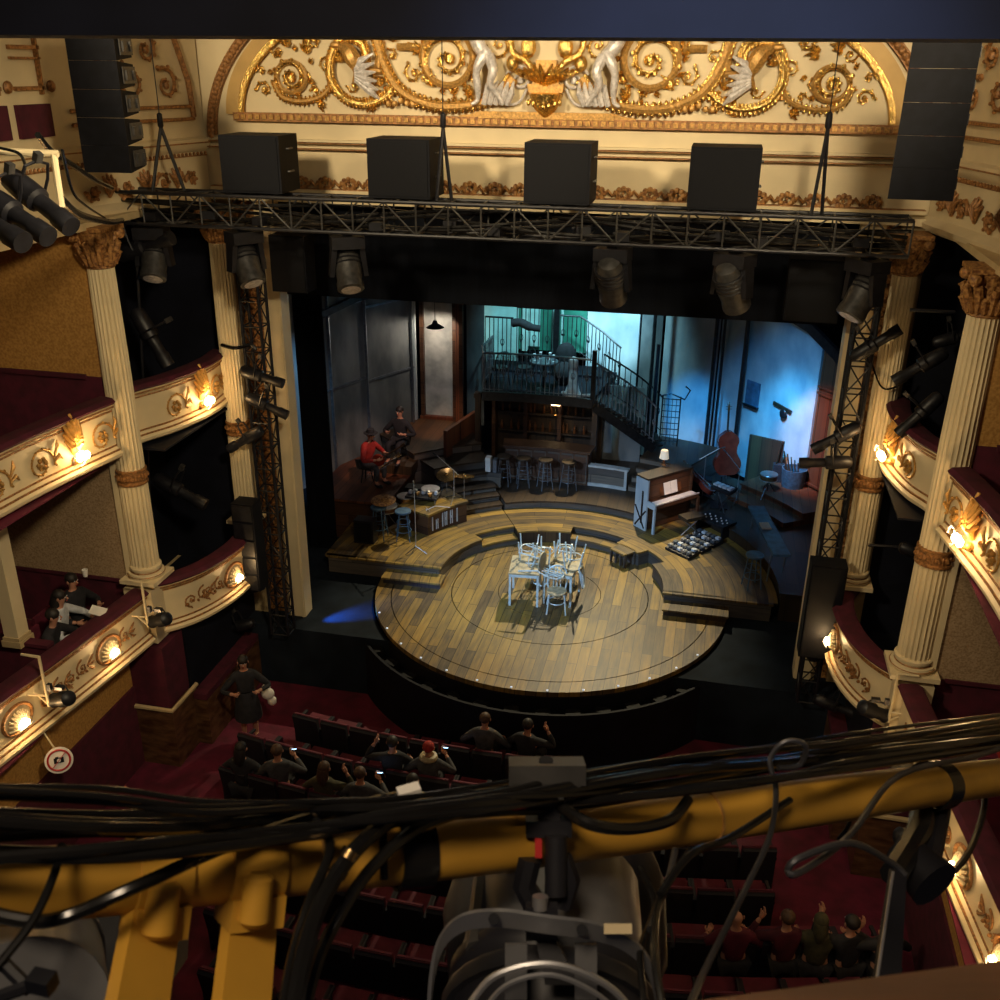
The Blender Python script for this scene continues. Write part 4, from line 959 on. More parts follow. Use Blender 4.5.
# ---- stacked tables and chairs on the deck
def table(w_, d_, h=.75):
    t = empty('cafe_table',(0,0,0))
    MB().box((0,0,h-.015),(w_,d_,.03)).build('tabletop','chair_seat',t,smooth=0)
    MB().box((0,-d_/2+.02,h-.06),(w_-.04,.025,.07)).box((0,d_/2-.02,h-.06),(w_-.04,.025,.07)).box((-w_/2+.02,0,h-.06),(.025,d_-.04,.07)).box((w_/2-.02,0,h-.06),(.025,d_-.04,.07)).build('apron','chair_white',t,smooth=0)
    for sx in (-1,1):
        for sy in (-1,1): MB().beam((sx*(w_/2-.03),sy*(d_/2-.03),0),(sx*(w_/2-.03),sy*(d_/2-.03),h-.03),.045).build('leg','chair_white',t,smooth=0)
    return t
ta = table(.62,.80); place(ta,(-.46,1.62,.1),.10,'white legged rectangular table at the left of the stack on the deck'); ta['category'] = 'table'
tb = table(.62,.80); place(tb,(.28,1.80,.1),-.12,'white legged rectangular table at the right of the stack on the deck'); tb['category'] = 'table'
ch = cafe_chair('chair_white','chair_seat')
zt = .86
chairs = [((-.46,1.90,zt+.465),(PI,0,.1),'white metal chair upside down with its seat on the back of the left table'),
 ((-.52,1.50,zt+.215),(PI/2,0,1.35),'white metal chair lying on its back across the left table'),
 ((.28,2.06,zt+.465),(PI,0,-.12),'white metal chair upside down with its seat on the back of the right table'),
 ((.50,1.72,zt+.465),(PI,0,-PI/2),'white metal chair upside down at the right edge of the right table'),
 ((-.08,1.78,zt+.50),(PI+.06,0,2.9),'white metal chair upside down between the two tables'),
 ((.26,1.22,.10),(0,0,PI+.15),'white metal chair standing upright in front of the right table'),
 ((-.30,2.45,.10),(0,0,.2),'white metal chair standing behind the left table'),
 ((.35,2.55,.10),(0,0,-.3),'white metal chair standing behind the right table')]
for i,(l_,r_,lb) in enumerate(chairs):
    o = ch if i == 0 else copy_tree(ch); place(o,l_,0,lb,'white chairs stacked on and around the two tables',rot=r_); o['category'] = 'chair'
# ---- stools at the sides
for i,(x,y,z,h,m,lb) in enumerate(((-4.05,2.95,.42,.78,'blue_paint','blue metal stool at the left platform edge beneath the percussion'),(-3.5,3.0,.42,.72,'blue_paint','dark blue metal stool standing between the chest and the percussion'),(4.08,2.52,.42,.76,'blue_paint','blue metal stool on the right platform beside the long blue bench'))):
    o = bar_stool(m,m,h); place(o,(x,y,z),.2*i,lb); o['category'] = 'stool'
t = empty('blue_bench',(4.45,3.6,.42),'long narrow blue bench top on slim legs at the right platform end','bench')
MB().beam((4.15,5.1,1.12),(4.62,2.7,1.12),.36,.05).build('plank','blue_paint',t,world=True,smooth=0)
for x,y in ((4.43,2.85),(4.72,2.92),(4.1,4.9),(4.35,4.95)): MB().tube([(x,y,1.1),(x-.03,y,.43)],.016,6).build('leg','iron_pale',t,world=True)
MB().box((4.32,4.0,1.165),(.2,.3,.03),.2).build('cloth','paper',t,world=True)
# ---- piano
t = empty('upright_piano',(2.15,5.3,.42),'old upright piano seen from its pale blue painted end, music glowing on its stand','piano',rz=math.radians(47))
# local: x along keyboard, y to the back; the keyboard faces -y
W_ = 1.35
MB().box((0,.12,.62),(W_,.34,1.24)).box((0,-.06,.30),(W_-.1,.06,.55)).build('case','panel_wood',t,smooth=0)
MB().box((0,.12,1.26),(W_+.06,.40,.04)).build('lid','dark_wood',t,smooth=0)
mb = MB().box((-W_/2-.02,.10,.62),(.04,.40,1.24)).box((-W_/2-.02,-.22,.68),(.04,.30,.14)).box((-W_/2-.02,-.34,.32),(.04,.06,.62)); mb.build('painted_end','blue_grey_wall',t,smooth=0)
MB().box((-W_/2-.045,.05,.55),(.01,.05,.8)).beam((-W_/2-.045,-.05,.05),(-W_/2-.045,.28,.55),.01,.04).beam((-W_/2-.045,.25,.05),(-W_/2-.045,-.08,.5),.01,.04).build('bracing_lines','iron',t,smooth=0)
MB().box((0,-.20,.66),(W_,.32,.08)).build('key_bed','panel_wood',t,smooth=0)
MB().box((0,-.24,.715),(W_-.12,.16,.025)).build('keyboard','paper',t,smooth=0)
MB().box((0,-.36,.73),(W_,.02,.03)).build('key_slip','silver',t,smooth=0)
MB().box((W_/2,.10,.62),(.04,.40,1.24)).box((W_/2,-.34,.32),(.05,.06,.62)).build('far_end','panel_wood',t,smooth=0)
MB().hexa([(-.3,-.10,.78),(.35,-.10,.78),(.35,-.08,.78),(-.3,-.08,.78)],[(-.3,-.04,1.02),(.35,-.04,1.02),(.35,-.02,1.02),(-.3,-.02,1.02)]).build('music_desk','varnish_brown',t,smooth=0)
q = empty('sheet_music',(2.15,5.3,1.2),'open sheet music glowing on the piano stand','sheet music',rz=math.radians(47)); q.location = (2.15,5.3,.42)
MB().hexa([(-.2,-.125,.79),(.0,-.125,.79),(.0,-.118,.79),(-.2,-.118,.79)],[(-.2,-.06,1.06),(.0,-.06,1.06),(.0,-.05,1.06),(-.2,-.05,1.06)]).build('left_page','paper',q,smooth=0)
MB().hexa([(.01,-.125,.79),(.21,-.125,.79),(.21,-.118,.79),(.01,-.118,.79)],[(.01,-.06,1.06),(.21,-.06,1.06),(.21,-.05,1.06),(.01,-.05,1.06)]).build('right_page','paper',q,smooth=0)
# lamp with pale shade on the piano
p = at(662,470,Y=5.9)
t = empty('table_lamp',(2.05,5.75,1.72),'small lamp with pale shade standing on the piano','lamp')
MB().lathe([(.08,0),(.03,.03),(.02,.16)],12).build('base','varnish_brown',t); MB().lathe([(.11,.16),(.08,.36),(.075,.36),(.105,.16)],16).build('shade','lamp_inside',t)
t.location = (2.0,5.72,.42+1.28)
# ---- double bass, cello
def bass(mt, sc=1, name='double_bass'):
    t = empty(name,(0,0,0))
    pts = [(0,.0),(.20,.02),(.31,.16),(.33,.34),(.25,.50),(.21,.60),(.22,.74),(.26,.86),(.22,1.0),(.10,1.10),(.05,1.13)]
    out = [(x*sc,z*sc) for x,z in pts]; ol = sm([(x,z,0) for x,z in out],4); poly = [(p.x,p.y) for p in ol]+[(-p.x,p.y) for p in reversed(ol)][:-1]
    M = Matrix(((1,0,0,0),(0,0,1,0),(0,1,0,.12*sc),(0,0,0,1)))
    MB().prism(poly,-.09*sc,.09*sc,M).build('body',mt,t,smooth=60)
    MB().beam((0,-.11*sc,(.5+.12)*sc),(0,-.10*sc,1.75*sc),.045*sc,.03*sc).build('neck','dark_wood',t,smooth=0)
    mb = MB().tube([(0,-.10*sc,1.73*sc),(0,-.09*sc,1.86*sc),(0,-.13*sc,1.93*sc),(0,-.17*sc,1.88*sc),(0,-.14*sc,1.85*sc)],[.03*sc,.03*sc,.028*sc,.022*sc,.015*sc],8)
    for z in (1.78,1.84): mb.tube([(-.08*sc,-.1*sc,z*sc),(.08*sc,-.1*sc,z*sc)],.009*sc,5)
    mb.build('scroll','varnish_brown',t)
    MB().box((0,-.125*sc,.56*sc),(.12*sc,.02*sc,.08*sc)).build('bridge','chair_seat',t); MB().tube([(0,0,.12*sc),(0,0,0)],.008*sc,5).build('end_pin','alu',t)
    mb = MB()
    for x in (-.02,-.007,.007,.02): mb.tube([(x*sc,-.125*sc,.25*sc),(x*sc,-.135*sc,.6*sc),(x*.6*sc,-.13*sc,1.75*sc)],.002*sc,4)
    mb.build('strings','alu',t); return t
p = at(726,476,Z=.66)
b = bass('varnish_red'); place(b,(p.x,p.y-.2,.66),.25,'dark red double bass leaning upright before the blue wall',rot=(.10,.02,.25+PI)); b['category'] = 'instrument'
p = at(722,486,Z=.8)
b = bass('varnish_red',.62,'cello'); place(b,(3.25,5.9,.98),0,'red brown cello lying tilted on a stand in front of the double bass',rot=(-1.15,.25,1.0)); b['category'] = 'instrument'
mb = MB().box((0,0,.02),(.4,.4,.03)).tube([(0,0,0),(0,0,.75)],.015,6).tube([(-.18,0,.5),(0,0,.42),(.18,0,.5)],.012,6)
t = mb.build('instrument_stand','iron',org=V((0,0,0))); tag(t,'small dark stand under the tilted cello','stand'); t.location = (3.35,6.0,.66)
# brown board / music rack and case group
flat('brown_board',(3.95,7.6),(4.75,7.25),.66,1.95,'dark_wood','large dark brown board leaning behind the double bass',.06,'board')
t = empty('case_bin',(5.05,6.95,.8),'grey bin holding rods and poles before the bright blue wall','bin')
MB().lathe([(.24,0),(.30,.62),(.27,.62),(.22,.04)],14).build('bin','cloth_blue',t)
mb = MB()
for k in range(5): mb.tube([(-.12+.06*k,0,.3),(-.30+.09*k,-.05,1.05-.07*k)],.018,5)
mb.build('rods','dark_wood',t)
t = empty('shoulder_case',(4.72,7.2,.8),'dark upright case with a pole beside the grey bin','case')
MB().box((0,0,.3),(.3,.2,.6)).build('case','cloth_black',t); MB().tube([(-.1,0,.5),(-.02,0,1.15)],.02,5).build('pole','dark_wood',t)
def drum(x,y,z,r,h,label,m='varnish_brown',tilt=(0,0,0),stand=True):
    t = empty('drum',(x,y,z),label,'drum',rot=tilt); h0 = .45 if stand else 0
    MB().lathe([(r,h0),(r,h0+h)],20).build('shell',m,t); MB().lathe([(.01,h0+h),(r*.98,h0+h),(r*.98,h0+h+.006),(.01,h0+h+.008)],20).build('skin','plaster_pale',t)
    MB().lathe([(r*1.03,h0+h-.02),(r*1.04,h0+h),(r*1.0,h0+h+.01)],20).lathe([(r*1.03,h0+.02),(r*1.03,h0)],20).build('hoop','alu',t)
    if stand:
        mb = MB()
        for k in range(3): a = k*2*PI/3; mb.tube([(0,0,.40),(.28*math.cos(a),.28*math.sin(a),.01)],.012,5)
        mb.tube([(0,0,.05),(0,0,.46)],.014,6); mb.build('stand','alu_dark',t)
    return t
drum(4.45,6.5,.8,.20,.14,'small drum with pale skin on a stand before the brown board')
# keyboards and pedal boards at right
def kb(x,y,z,rz,label,n=3):
    t = empty('pedal_board',(x,y,z),label,'pedal board',rz=rz)
    MB().hexa([(-.34,-.17,0),(.34,-.17,0),(.34,.17,0),(-.34,.17,0)],[(-.34,-.17,.06),(.34,-.17,.06),(.34,.17,.13),(-.34,.17,.13)]).build('board','gear_black',t,smooth=0)
    for i in range(n):
        for j in range(2):
            MB().box((-.26+i*.52/(n-1),-.08+j*.16,.115+j*.03),(.09,.10,.05)).build('pedal',('alu','iron_pale','cloth_white')[(i+j)%3],t,smooth=0)
    mb = MB(); 
    for i in range(n): mb.ell((-.26+i*.52/(n-1),-.10,.15),.018,6,4)
    mb.build('knobs','silver',t); return t
a_ = math.radians(-38)
kb(2.88,4.15,.42,a_,'middle black pedal board with silver pedals on the right platform',5)
kb(2.62,3.80,.42,a_,'frontmost narrow black pedal board on the right platform, below the other two',5)
kb(3.12,4.52,.42,a_,'rearmost black pedal board with silver pedals, next to the gear shelf',5)
t = empty('gear_shelf',(3.3,5.05,.42),'sloping black gear shelf with silver knobs right of the piano','gear shelf',rz=a_)
MB().box((0,0,.3),(.8,.5,.06)).box((-.36,0,.15),(.04,.45,.3)).box((.36,0,.15),(.04,.45,.3)).build('shelf','gear_black',t,smooth=0)
mb = MB()
for i in range(14): mb.ell((-.34+.052*i,-.12+.2*(i%3)/2,.35),(.022,.022,.02),6,4)
mb.build('knobs','silver',t)
t = empty('synth_rack',(3.42,5.65,.42),'tilted keyboard unit with white blocks right of the piano','keyboard',rz=a_)
MB().hexa([(-.28,-.14,.78),(.28,-.14,.78),(.28,.14,.85),(-.28,.14,.85)],[(-.28,-.14,.84),(.28,-.14,.84),(.28,.14,.92),(-.28,.14,.92)]).build('housing','gear_black',t,smooth=0)
for i in range(4): MB().box((-.2+.13*i,0,.90),(.10,.16,.05)).build('white_block','cloth_white',t,smooth=0)
mb = MB().tube([(-.2,0,.02),(.2,0,.8)],.014,6).tube([(.2,0,.02),(-.2,0,.8)],.014,6); mb.build('stand','alu_dark',t)
t = empty('piano_stool',(2.75,4.75,.42),'low dark stool with crossed silver legs at the keyboard','stool')
MB().box((0,0,.46),(.5,.32,.08),.7).build('seat','dark_wood',t); MB().tube([(-.2,-.1,.01),(.2,.1,.42)],.014,6).tube([(.2,.1,.01),(-.2,-.1,.42)],.014,6).build('crossed_legs','alu',t)
def micstand(x,y,z,h,rz,label,boom=.55):
    t = empty('microphone_stand',(x,y,z),label,'microphone stand',rz=rz)
    MB().tube([(0,0,.1),(0,0,h)],.011,6).build('pole','alu',t)
    mb = MB()
    for k in range(3): a = k*2*PI/3; mb.tube([(0,0,.14),(.27*math.cos(a),.27*math.sin(a),.012)],.010,5)
    mb.build('tripod','alu_dark',t)
    MB().tube([(-.15,0,h-.06),(boom,0,h+.22)],.009,5).build('boom','alu',t); MB().tube([(boom,0,h+.22),(boom+.13,0,h+.25)],[.014,.022],7).build('microphone','gear_grey',t); return t
micstand(-3.06,2.48,.42,1.15,1.9,'thin microphone stand with tripod feet near the front edge of the left platform')
micstand(-2.65,4.2,.95,.75,2.6,'thin microphone stand on the stencilled chest')
micstand(3.75,6.2,.66,.9,2.2,'silver microphone stand beside the double bass')
micstand(2.95,6.3,.66,1.1,.2,'thin microphone stand behind the piano',.3)
# music sheet stand (white sheet left lying on the chest)
t = empty('music_stand',(-2.92,3.6,.95),'small folding music stand lying open on the chest','music stand')
MB().tube([(-.2,-.1,.02),(0,0,.10),(.32,.08,.06)],.010,5).tube([(-.25,.05,.02),(-.12,-.12,.02)],.010,5).build('frame','silver',t)
# percussion cluster on the left
drum(-3.75,4.0,.42,.20,.18,'brass rimmed drum in the left percussion cluster','brass')
drum(-3.3,4.5,.42,.22,.2,'dark snare drum behind the brass rimmed drum','varnish_brown')
drum(-4.05,3.5,.42,.24,.12,'shallow drum nearest the left platform edge','varnish_brown')
def cymbal(x,y,z,h,r,label,tilt=.2,m='brass'):
    t = empty('cymbal',(x,y,z),label,'cymbal'); 
    MB().tube([(0,0,0),(0,0,h)],.010,6).build('pole','alu',t)
    MB().lathe([(.01,.05),(.04,.04),(.05,.015),(r,-.01),(r,-.016),(.04,.0)],24,T(0,0,h)@Rot('X',math.degrees(tilt))).build('plate',m,t)
    mb = MB()
    for k in range(3): a = k*2*PI/3; mb.tube([(0,0,.3),(.22*math.cos(a),.22*math.sin(a),.01)],.009,5)
    mb.build('tripod','alu_dark',t); return t
cymbal(-4.0,3.15,.42,.86,.28,'flat dull cymbal highest at the left platform edge',.1,'rust_gold')
cymbal(-2.95,4.65,.95,.45,.24,'brass cymbal tilted on the stencilled chest, left one',.35)
cymbal(-2.55,4.75,.42,.95,.25,'brass cymbal tilted behind the stencilled chest, right one',-.2)
t = empty('percussion_table',(-3.35,4.05,.42),'low cluttered table of silver percussion on the left platform','percussion')
MB().box((0,0,.66),(.75,.4,.04)).build('table','gear_black',t)
for sx in (-1,1):
    for sy in (-1,1): MB().tube([(sx*.33,sy*.16,.64),(sx*.33,sy*.16,.01)],.014,5).build('leg','alu',t)
for i in range(7): MB().lathe([(.02,0),(.05,.01),(.055,.05+.02*(i%3)),(.03,.09)],10,T(-.3+.1*i,.1*math.sin(i*2.2),.68)).build('piece',('silver','alu','brass')[i%3],t)
t = empty('trombone',(-4.45,4.55,1.0),'silver and brass trombone lying slanting across the left platform','instrument')
MB().tube([(-.55,-.4,.35),(-.1,0,.62),(.55,.5,.95)],.012,6).tube([(-.52,-.44,.28),(-.05,-.05,.55),(.3,.22,.74)],.012,6).build('slide','alu_dark',t); t.scale = (.62,.62,.62); t.location.z = 1.12
MB().tube([(-.15,-.02,.55),(.1,.2,.7),(.35,.4,.86),(.5,.52,.95)],[.02,.03,.05,.12],12).build('bell','brass',t)
t = empty('guitar_stand',(-4.3,4.35,.0),None,None); bpy.data.objects.remove(t)
# clutter behind the drum chest: amplifier boxes
for i,(x,y,z,w_,h,lb) in enumerate(((-3.75,4.9,.42,.55,.5,'black amplifier box behind the brass rimmed drum'),(-4.3,2.75,.42,.45,.55,'black amplifier box by the left masking cloth'),(2.9,6.6,.66,.5,.45,'black amplifier box behind the piano'))):
    t = empty('amplifier',(x,y,z),lb,'amplifier'); MB().box((0,0,h/2),(w_,.3,h)).build('cabinet','gear_black',t,smooth=0); MB().box((0,-.155,h/2),(w_-.08,.02,h-.1)).build('speaker_cloth','grille',t,smooth=0)
# ================================================================ rigging over the proscenium
def truss(name, a, b, w_, h, label, every, m='gear_black', cat='truss', brace='gear_black'):
    """box truss; a, b: centre line ends"""
    a,b = V(a),V(b); d = (b-a).normalized(); up = V((0,0,1)) if abs(d.z) < .9 else V((0,1,0))
    x = d.cross(up).normalized()*(w_/2); z = x.normalized().cross(d).normalized()*(h/2)
    t = empty(name,tuple((a+b)/2 if abs(d.z) < .9 else (a if a.z < b.z else b)),label,cat)
    cs = [x+z,x-z,-x-z,-x+z]
    for q in cs: MB().tube([a+q,b+q],.028,8).build('chord',m,t,world=True)
    mb = MB(); n = int((b-a).length/every); 
    for i in range(n+1):
        p = a+(b-a)*i/n
        for k in range(4): mb.tube([p+cs[k],p+cs[(k+1)%4]],.014,5)
        if i < n:
            q = a+(b-a)*(i+1)/n
            for k in range(4):
                mb.tube([p+cs[k],q+cs[(k+1)%4]] if i%2 else [p+cs[(k+1)%4],q+cs[k]],.013,5)
    mb.build('bracing',brace,t,world=True); return t
truss('lighting_truss',(-6.3,-1.80,8.13),(5.22,-1.80,8.14),.46,.46,'long black box truss hanging across the top of the stage opening',.48,brace='gear_grey')
for i in range(5):
    P = [(x_*1.0,-1.8+.14*math.sin(x_*1.3+i*2.1),7.98+.26*(.5+.5*math.sin(i*1.9+x_*.7))) for x_ in [-6.3+.72*k for k in range(17)]]
    tag(MB().tube(sm(P,4),.028,6).build('cable','rubber'),'black cable run lying inside the box truss, %s of five'%('first','second','third','fourth','fifth')[i],'cable','cables inside the truss')
t0_ = None
for i in range(12):
    x_ = -5.8+i*.93+.2*math.sin(i*3)
    o = tag(MB().box((0,0,0),(.20,.22,.12)).tube([(-.15,0,.02),(.15,0,.06)],.02,6).build('power_box','gear_black',org=V((0,0,0))),'small dark power box clipped inside the truss, %s from the left'%ORD[i],'box','power boxes inside the truss') if t0_ is None else t0_.copy()
    if t0_ is None: t0_ = o
    else: COL.objects.link(o); o['label'] = 'small dark power box clipped inside the truss, %s from the left'%ORD[i]
    o.location = (x_,-1.8,7.99+.06*(i%2)); o.rotation_euler = (0,0,.3*math.sin(i*2))
def cableset(px, x2, y2, label, sp_=.08):
    p1 = at(px,120,Y=-1.8); t = empty('rigging_cable',(p1.x,-1.8,p1.z),label,'rigging cable')
    k = p1.z
    MB().tube([(p1.x+ (x2-p1.x)*.0,-1.8,12.5),(p1.x,-1.8,k)],.008,5).build('wire','gear_black',t,world=True)
    MB().lathe([(.02,.10),(.04,.08),(.045,-.08),(.02,-.12)],8,T(p1.x,-1.8,k)).build('hoist_ball','gear_black',t,world=True)
    for q in (-1,1):
        MB().tube([(p1.x,-1.8,k-.1),(p1.x+q*sp_,-1.8+q*.12,8.37)],.026,6).build('sling','gear_black',t,world=True)
cableset(160,0,0,'wire and black slings carrying the left end of the truss',.2); cableset(443,0,0,'wire and slings carrying the truss beside the second square speaker'); cableset(829,0,0,'wire and slings carrying the right end of the truss')
def sub(px, lb, rz=0):
    p = at(px,200,Y=-2.0)
    t = empty('square_speaker',(p.x,-1.62,8.40),lb,'speaker',rz=rz)
    MB().box((0,0,.41),(.92,.74,.80)).build('cabinet','box_black',t,smooth=0)
    MB().box((0,-.375,.41),(.86,.02,.74)).build('front_grille','grille',t,smooth=0)
    for z in (.3,.62): MB().tube([(.465,-.1,z),(.49,-.1,z),(.49,.08,z),(.465,.08,z)],.014,6).build('handle','gear_grey',t)
    MB().box((-.35,0,.015),(.1,.7,.03)).box((.35,0,.015),(.1,.7,.03)).build('skid','gear_black',t,smooth=0)
sub(252,'big square black speaker on the truss, leftmost of the four',.04); sub(399,'square black speaker on the truss, second from the left'); sub(556,'square black speaker on the truss, third from the left'); sub(722,'square black speaker on the truss, rightmost of the four')
def array(x, y, zt, n, hh, w_, dp, lb, rz, curve):
    t = empty('line_array',(x,y,zt-n*hh),lb,'speaker',rz=rz); z = n*hh; yo = 0
    for i in range(n):
        c = curve*i*i; 
        o = MB().hexa([(-w_/2,-dp/2,-hh+.001),(w_/2,-dp/2,-hh+.001),(w_/2-.06,dp/2,-hh+.04),(-w_/2+.06,dp/2,-hh+.04)],[(-w_/2,-dp/2,-.001),(w_/2,-dp/2,-.001),(w_/2-.06,dp/2,-.04),(-w_/2+.06,dp/2,-.04)]).build('speaker_cabinet','box_black',t,smooth=0)
        o.location = (0,c,z-i*hh)
        g = MB().box((w_/2+.006,0,-hh/2),(.012,dp*.6,hh*.6)).box((w_/2+.02,-.08,-hh/2),(.03,.07,hh*.35)).box((w_/2+.02,.1,-hh/2),(.03,.05,hh*.35)).build('side_plate','gear_grey',t,smooth=0); g.location = (0,c,z-i*hh)
    MB().tube([(0,0,n*hh),(0,0,n*hh+2.5)],.012,5).build('wire','gear_black',t)
    MB().box((0,0,n*hh+.03),(w_*.9,dp*.8,.05)).build('hanging_frame','gear_black',t,smooth=0)
a1 = at(112,110,Y=-4); array(a1.x-.03,-4.0,10.50,5,.325,.62,.55,'tall black speaker array hanging at upper left, cabinet sides ribbed',.10,.0)
a2 = at(932,110,Y=-4); array(a2.x,-4.0,10.50,5,.325,.66,.55,'tall plain black speaker array hanging at upper right',-.05,0)
zb = at(500,37,Y=-13.0).z
MB().box((3.0,-12.8,zb+.75),(12,.4,1.5)).build('ceiling_beam','beam_navy'); o = bpy.data.objects['ceiling_beam']; tag(o,'dark blue black beam crossing the very top of the view','beam')
# vertical towers beside the opening
truss('ladder_truss',(-4.84,-.62,.0),(-4.84,-.62,7.8),.34,.30,'upright black ladder truss beside the left stage edge',.42,brace='gear_black')
truss('ladder_truss',(5.02,-.62,.0),(5.02,-.62,7.8),.30,.30,'upright black ladder truss beside the right stage edge',.42,brace='gear_black')
def cab(name, x, y, z, w_, d_, h, lb, n=2):
    t = empty(name,(x,y,z),lb,'speaker')
    MB().box((0,0,h/2),(w_,d_,h)).build('cabinet','box_black',t,smooth=0)
    for i in range(n): MB().box((0,-d_/2-.01,h*(i+.5)/n),(w_-.05,.02,h/n-.05)).build('front_grille','gear_black' if n > 1 else 'grille',t,smooth=0)
    return t
cab('tower_speaker',-5.16,-1.0,1.16,.42,.36,1.75,'tall dark speaker stack fixed to the left ladder truss',5)
cab('tower_speaker',5.00,-1.0,1.16,.56,.36,1.72,'tall black speaker stack fixed to the right ladder truss',1)
cab('hanging_speaker',-4.12,-.5,6.68,.62,.4,.92,'plain black speaker hanging at the upper left corner of the stage opening',1)
cab('hanging_speaker',4.22,-.5,6.68,.78,.4,.92,'plain black speaker hanging at the upper right corner of the stage opening',1)
# fixtures
def mover(sc=1.0):
    t = empty('moving_light',(0,0,0))
    MB().box((0,0,-.07),(.36,.26,.13)).box((0,0,.02),(.1,.1,.06)).build('base','gear_black',t,smooth=0)
    for s in (-1,1): MB().hexa([(s*.19-.025,-.07,-.44),(s*.19+.025,-.07,-.44),(s*.19+.025,.07,-.44),(s*.19-.025,.07,-.44)],[(s*.15-.03,-.09,-.12),(s*.15+.03,-.09,-.12),(s*.15+.03,.09,-.12),(s*.15-.03,.09,-.12)]).build('yoke_arm','gear_black',t,smooth=0)
    M = T(0,0,-.36) @ Rot('X',-34)
    h = MB().lathe([(.05,.30),(.11,.27),(.15,.16),(.155,.0),(.14,-.14),(.15,-.18),(.15,-.25),(.12,-.26)],16,M).build('head','gear_grey',t)
    MB().lathe([(.01,-.262),(.11,-.262),(.11,-.25)],16,M).build('lens','silver',h)
    mb = MB()
    for k in range(4): mb.lathe([(.157,.02+.05*k),(.165,.03+.05*k),(.157,.04+.05*k)],16,M)
    mb.build('cooling_fins','gear_black',h); t.scale = (1.35,1.35,1.35); return t
m0 = mover()
ml = [(150,222,.2,'dark moving light under the left end of the truss, above the far left box'),(243,228,.9,'moving light under the truss in front of the left ladder truss'),(347,243,.5,'moving light under the truss left of the stage centre'),(613,252,3.0,'moving light under the middle of the truss'),(735,258,2.6,'moving light under the truss right of the stage centre'),(868,262,-.9,'moving light under the right end of the truss')]
for i,(px,py,rz,lb) in enumerate(ml):
    o = m0 if i == 0 else copy_tree(m0); p = at(px,py,Y=-1.85); place(o,(p.x,-1.85,7.84),rz,lb,'moving lights under the truss'); o['category'] = 'stage light'
def profile(length=.62, r=.085):
    t = empty('profile_spotlight',(0,0,0))      # along local -Z
    MB().lathe([(.05,.30*length/.6),(r,.26*length/.6),(r*1.1,.12),(r*1.1,-.02),(r*.75,-.04),(r*.75,-.22),(r*.9,-.24),(r*.9,-.36*length/.6)],14).build('barrel','gear_black',t)
    MB().lathe([(.01,-.355*length/.6),(r*.8,-.355*length/.6),(r*.8,-.34)],14).build('lens','gear_grey',t)
    mb = MB().tube([(-r*1.25,0,.05),(-r*1.35,.12,.05),(-r*1.1,.24,.05),(0,.27,.05),(r*1.1,.24,.05),(r*1.35,.12,.05),(r*1.25,0,.05)],.012,6); mb.build('yoke','gear_black',t)
    mb = MB().box((0,.30,.05),(.05,.07,.05)); mb.build('clamp','gear_grey',t,smooth=0)
    return t
def aim(o, a, b):
    d = (V(b)-V(a)); o.location = (V(a)+V(b))/2; o.rotation_euler = (-d).to_track_quat('Z','Y').to_euler()
p0 = profile()
pl = [((3,172),(70,226),7.2,'long black barrel spotlight at upper left, topmost of three'),((-22,190),(44,234),7.0,'long black barrel spotlight at upper left, middle of three'),((-40,205),(12,236),6.8,'black barrel spotlight at upper left, lowest and cut by the frame'),
      ((925,345),(985,330),14.5,'dark barrel spotlight in the upper far right box under the crossbar')]
for i,(a,b,D,lb) in enumerate(pl):
    o = p0 if i == 0 else copy_tree(p0); aim(o,at(*a,D=D),at(*b,D=D-.15)); o['label'] = lb; o['category'] = 'stage light'; o['group'] = 'barrel spotlights'
# fixtures in the far boxes and on the towers
fx = [((120,255),(165,240),-1.9,'dark spotlight inside the upper far left box, at its top'),((140,318),(160,352),-1.9,'dark spotlight inside the upper far left box, pointing down'),((160,480),(196,500),-1.6,'dark spotlight inside the lower far left box'),
      ((248,372),(272,380),-.95,'black spotlight on the left ladder truss, upper one of a pair'),((250,398),(280,412),-.95,'black spotlight on the left ladder truss, lower one of a pair'),((258,432),(236,445),-.9,'small black spotlight on the left ladder truss above the speaker stack'),
      ((262,585),(236,592),-.95,'black spotlight under the left speaker stack'),((255,622),(222,630),-.95,'black spotlight low beside the left stage edge'),
      ((855,428),(822,445),-.95,'black spotlight on the right ladder truss, uppermost'),((850,462),(806,463),-1.0,'long black spotlight crossing the right proscenium edge'),((862,352),(885,338),-.95,'small black spotlight on the right ladder truss near its top'),
      ((815,655),(838,640),-1.0,'black spotlight under the right speaker stack'),((820,700),(850,712),-1.2,'black spotlight low at the right stage edge'),
      ((940,355),(905,375),-1.8,'dark spotlight inside the upper far right box, higher one'),((935,400),(908,425),-1.8,'dark spotlight inside the upper far right box, lower one'),((905,548),(940,560),-1.5,'dark spotlight inside the lower far right box')]
for a,b,Y,lb in fx:
    o = copy_tree(p0); A = at(*a,Y=Y); B = at(*b,Y=Y); c = (A+B)/2; d = (B-A).normalized(); aim(o,c-d*.3,c+d*.3); o.scale = (1.5,)*3 if 'inside' in lb and 'left' in lb else (1.15,)*3; o['label'] = lb; o['category'] = 'stage light'; o['group'] = 'barrel spotlights'
# bars in the far boxes
for a,b,Y,lb in (((135,230),(150,500),-1.9,'dark upright boom pipe inside the far left boxes'),((910,310),(955,312),-1.9,'dark horizontal bar with pale tips inside the upper far right box'),((868,545),(912,548),-1.4,'black horizontal pipe before the right far column')):
    tag(MB().tube([at(*a,Y=Y),at(*b,Y=Y)],.025,7).build('boom_pipe','gear_black'),lb,'pipe')
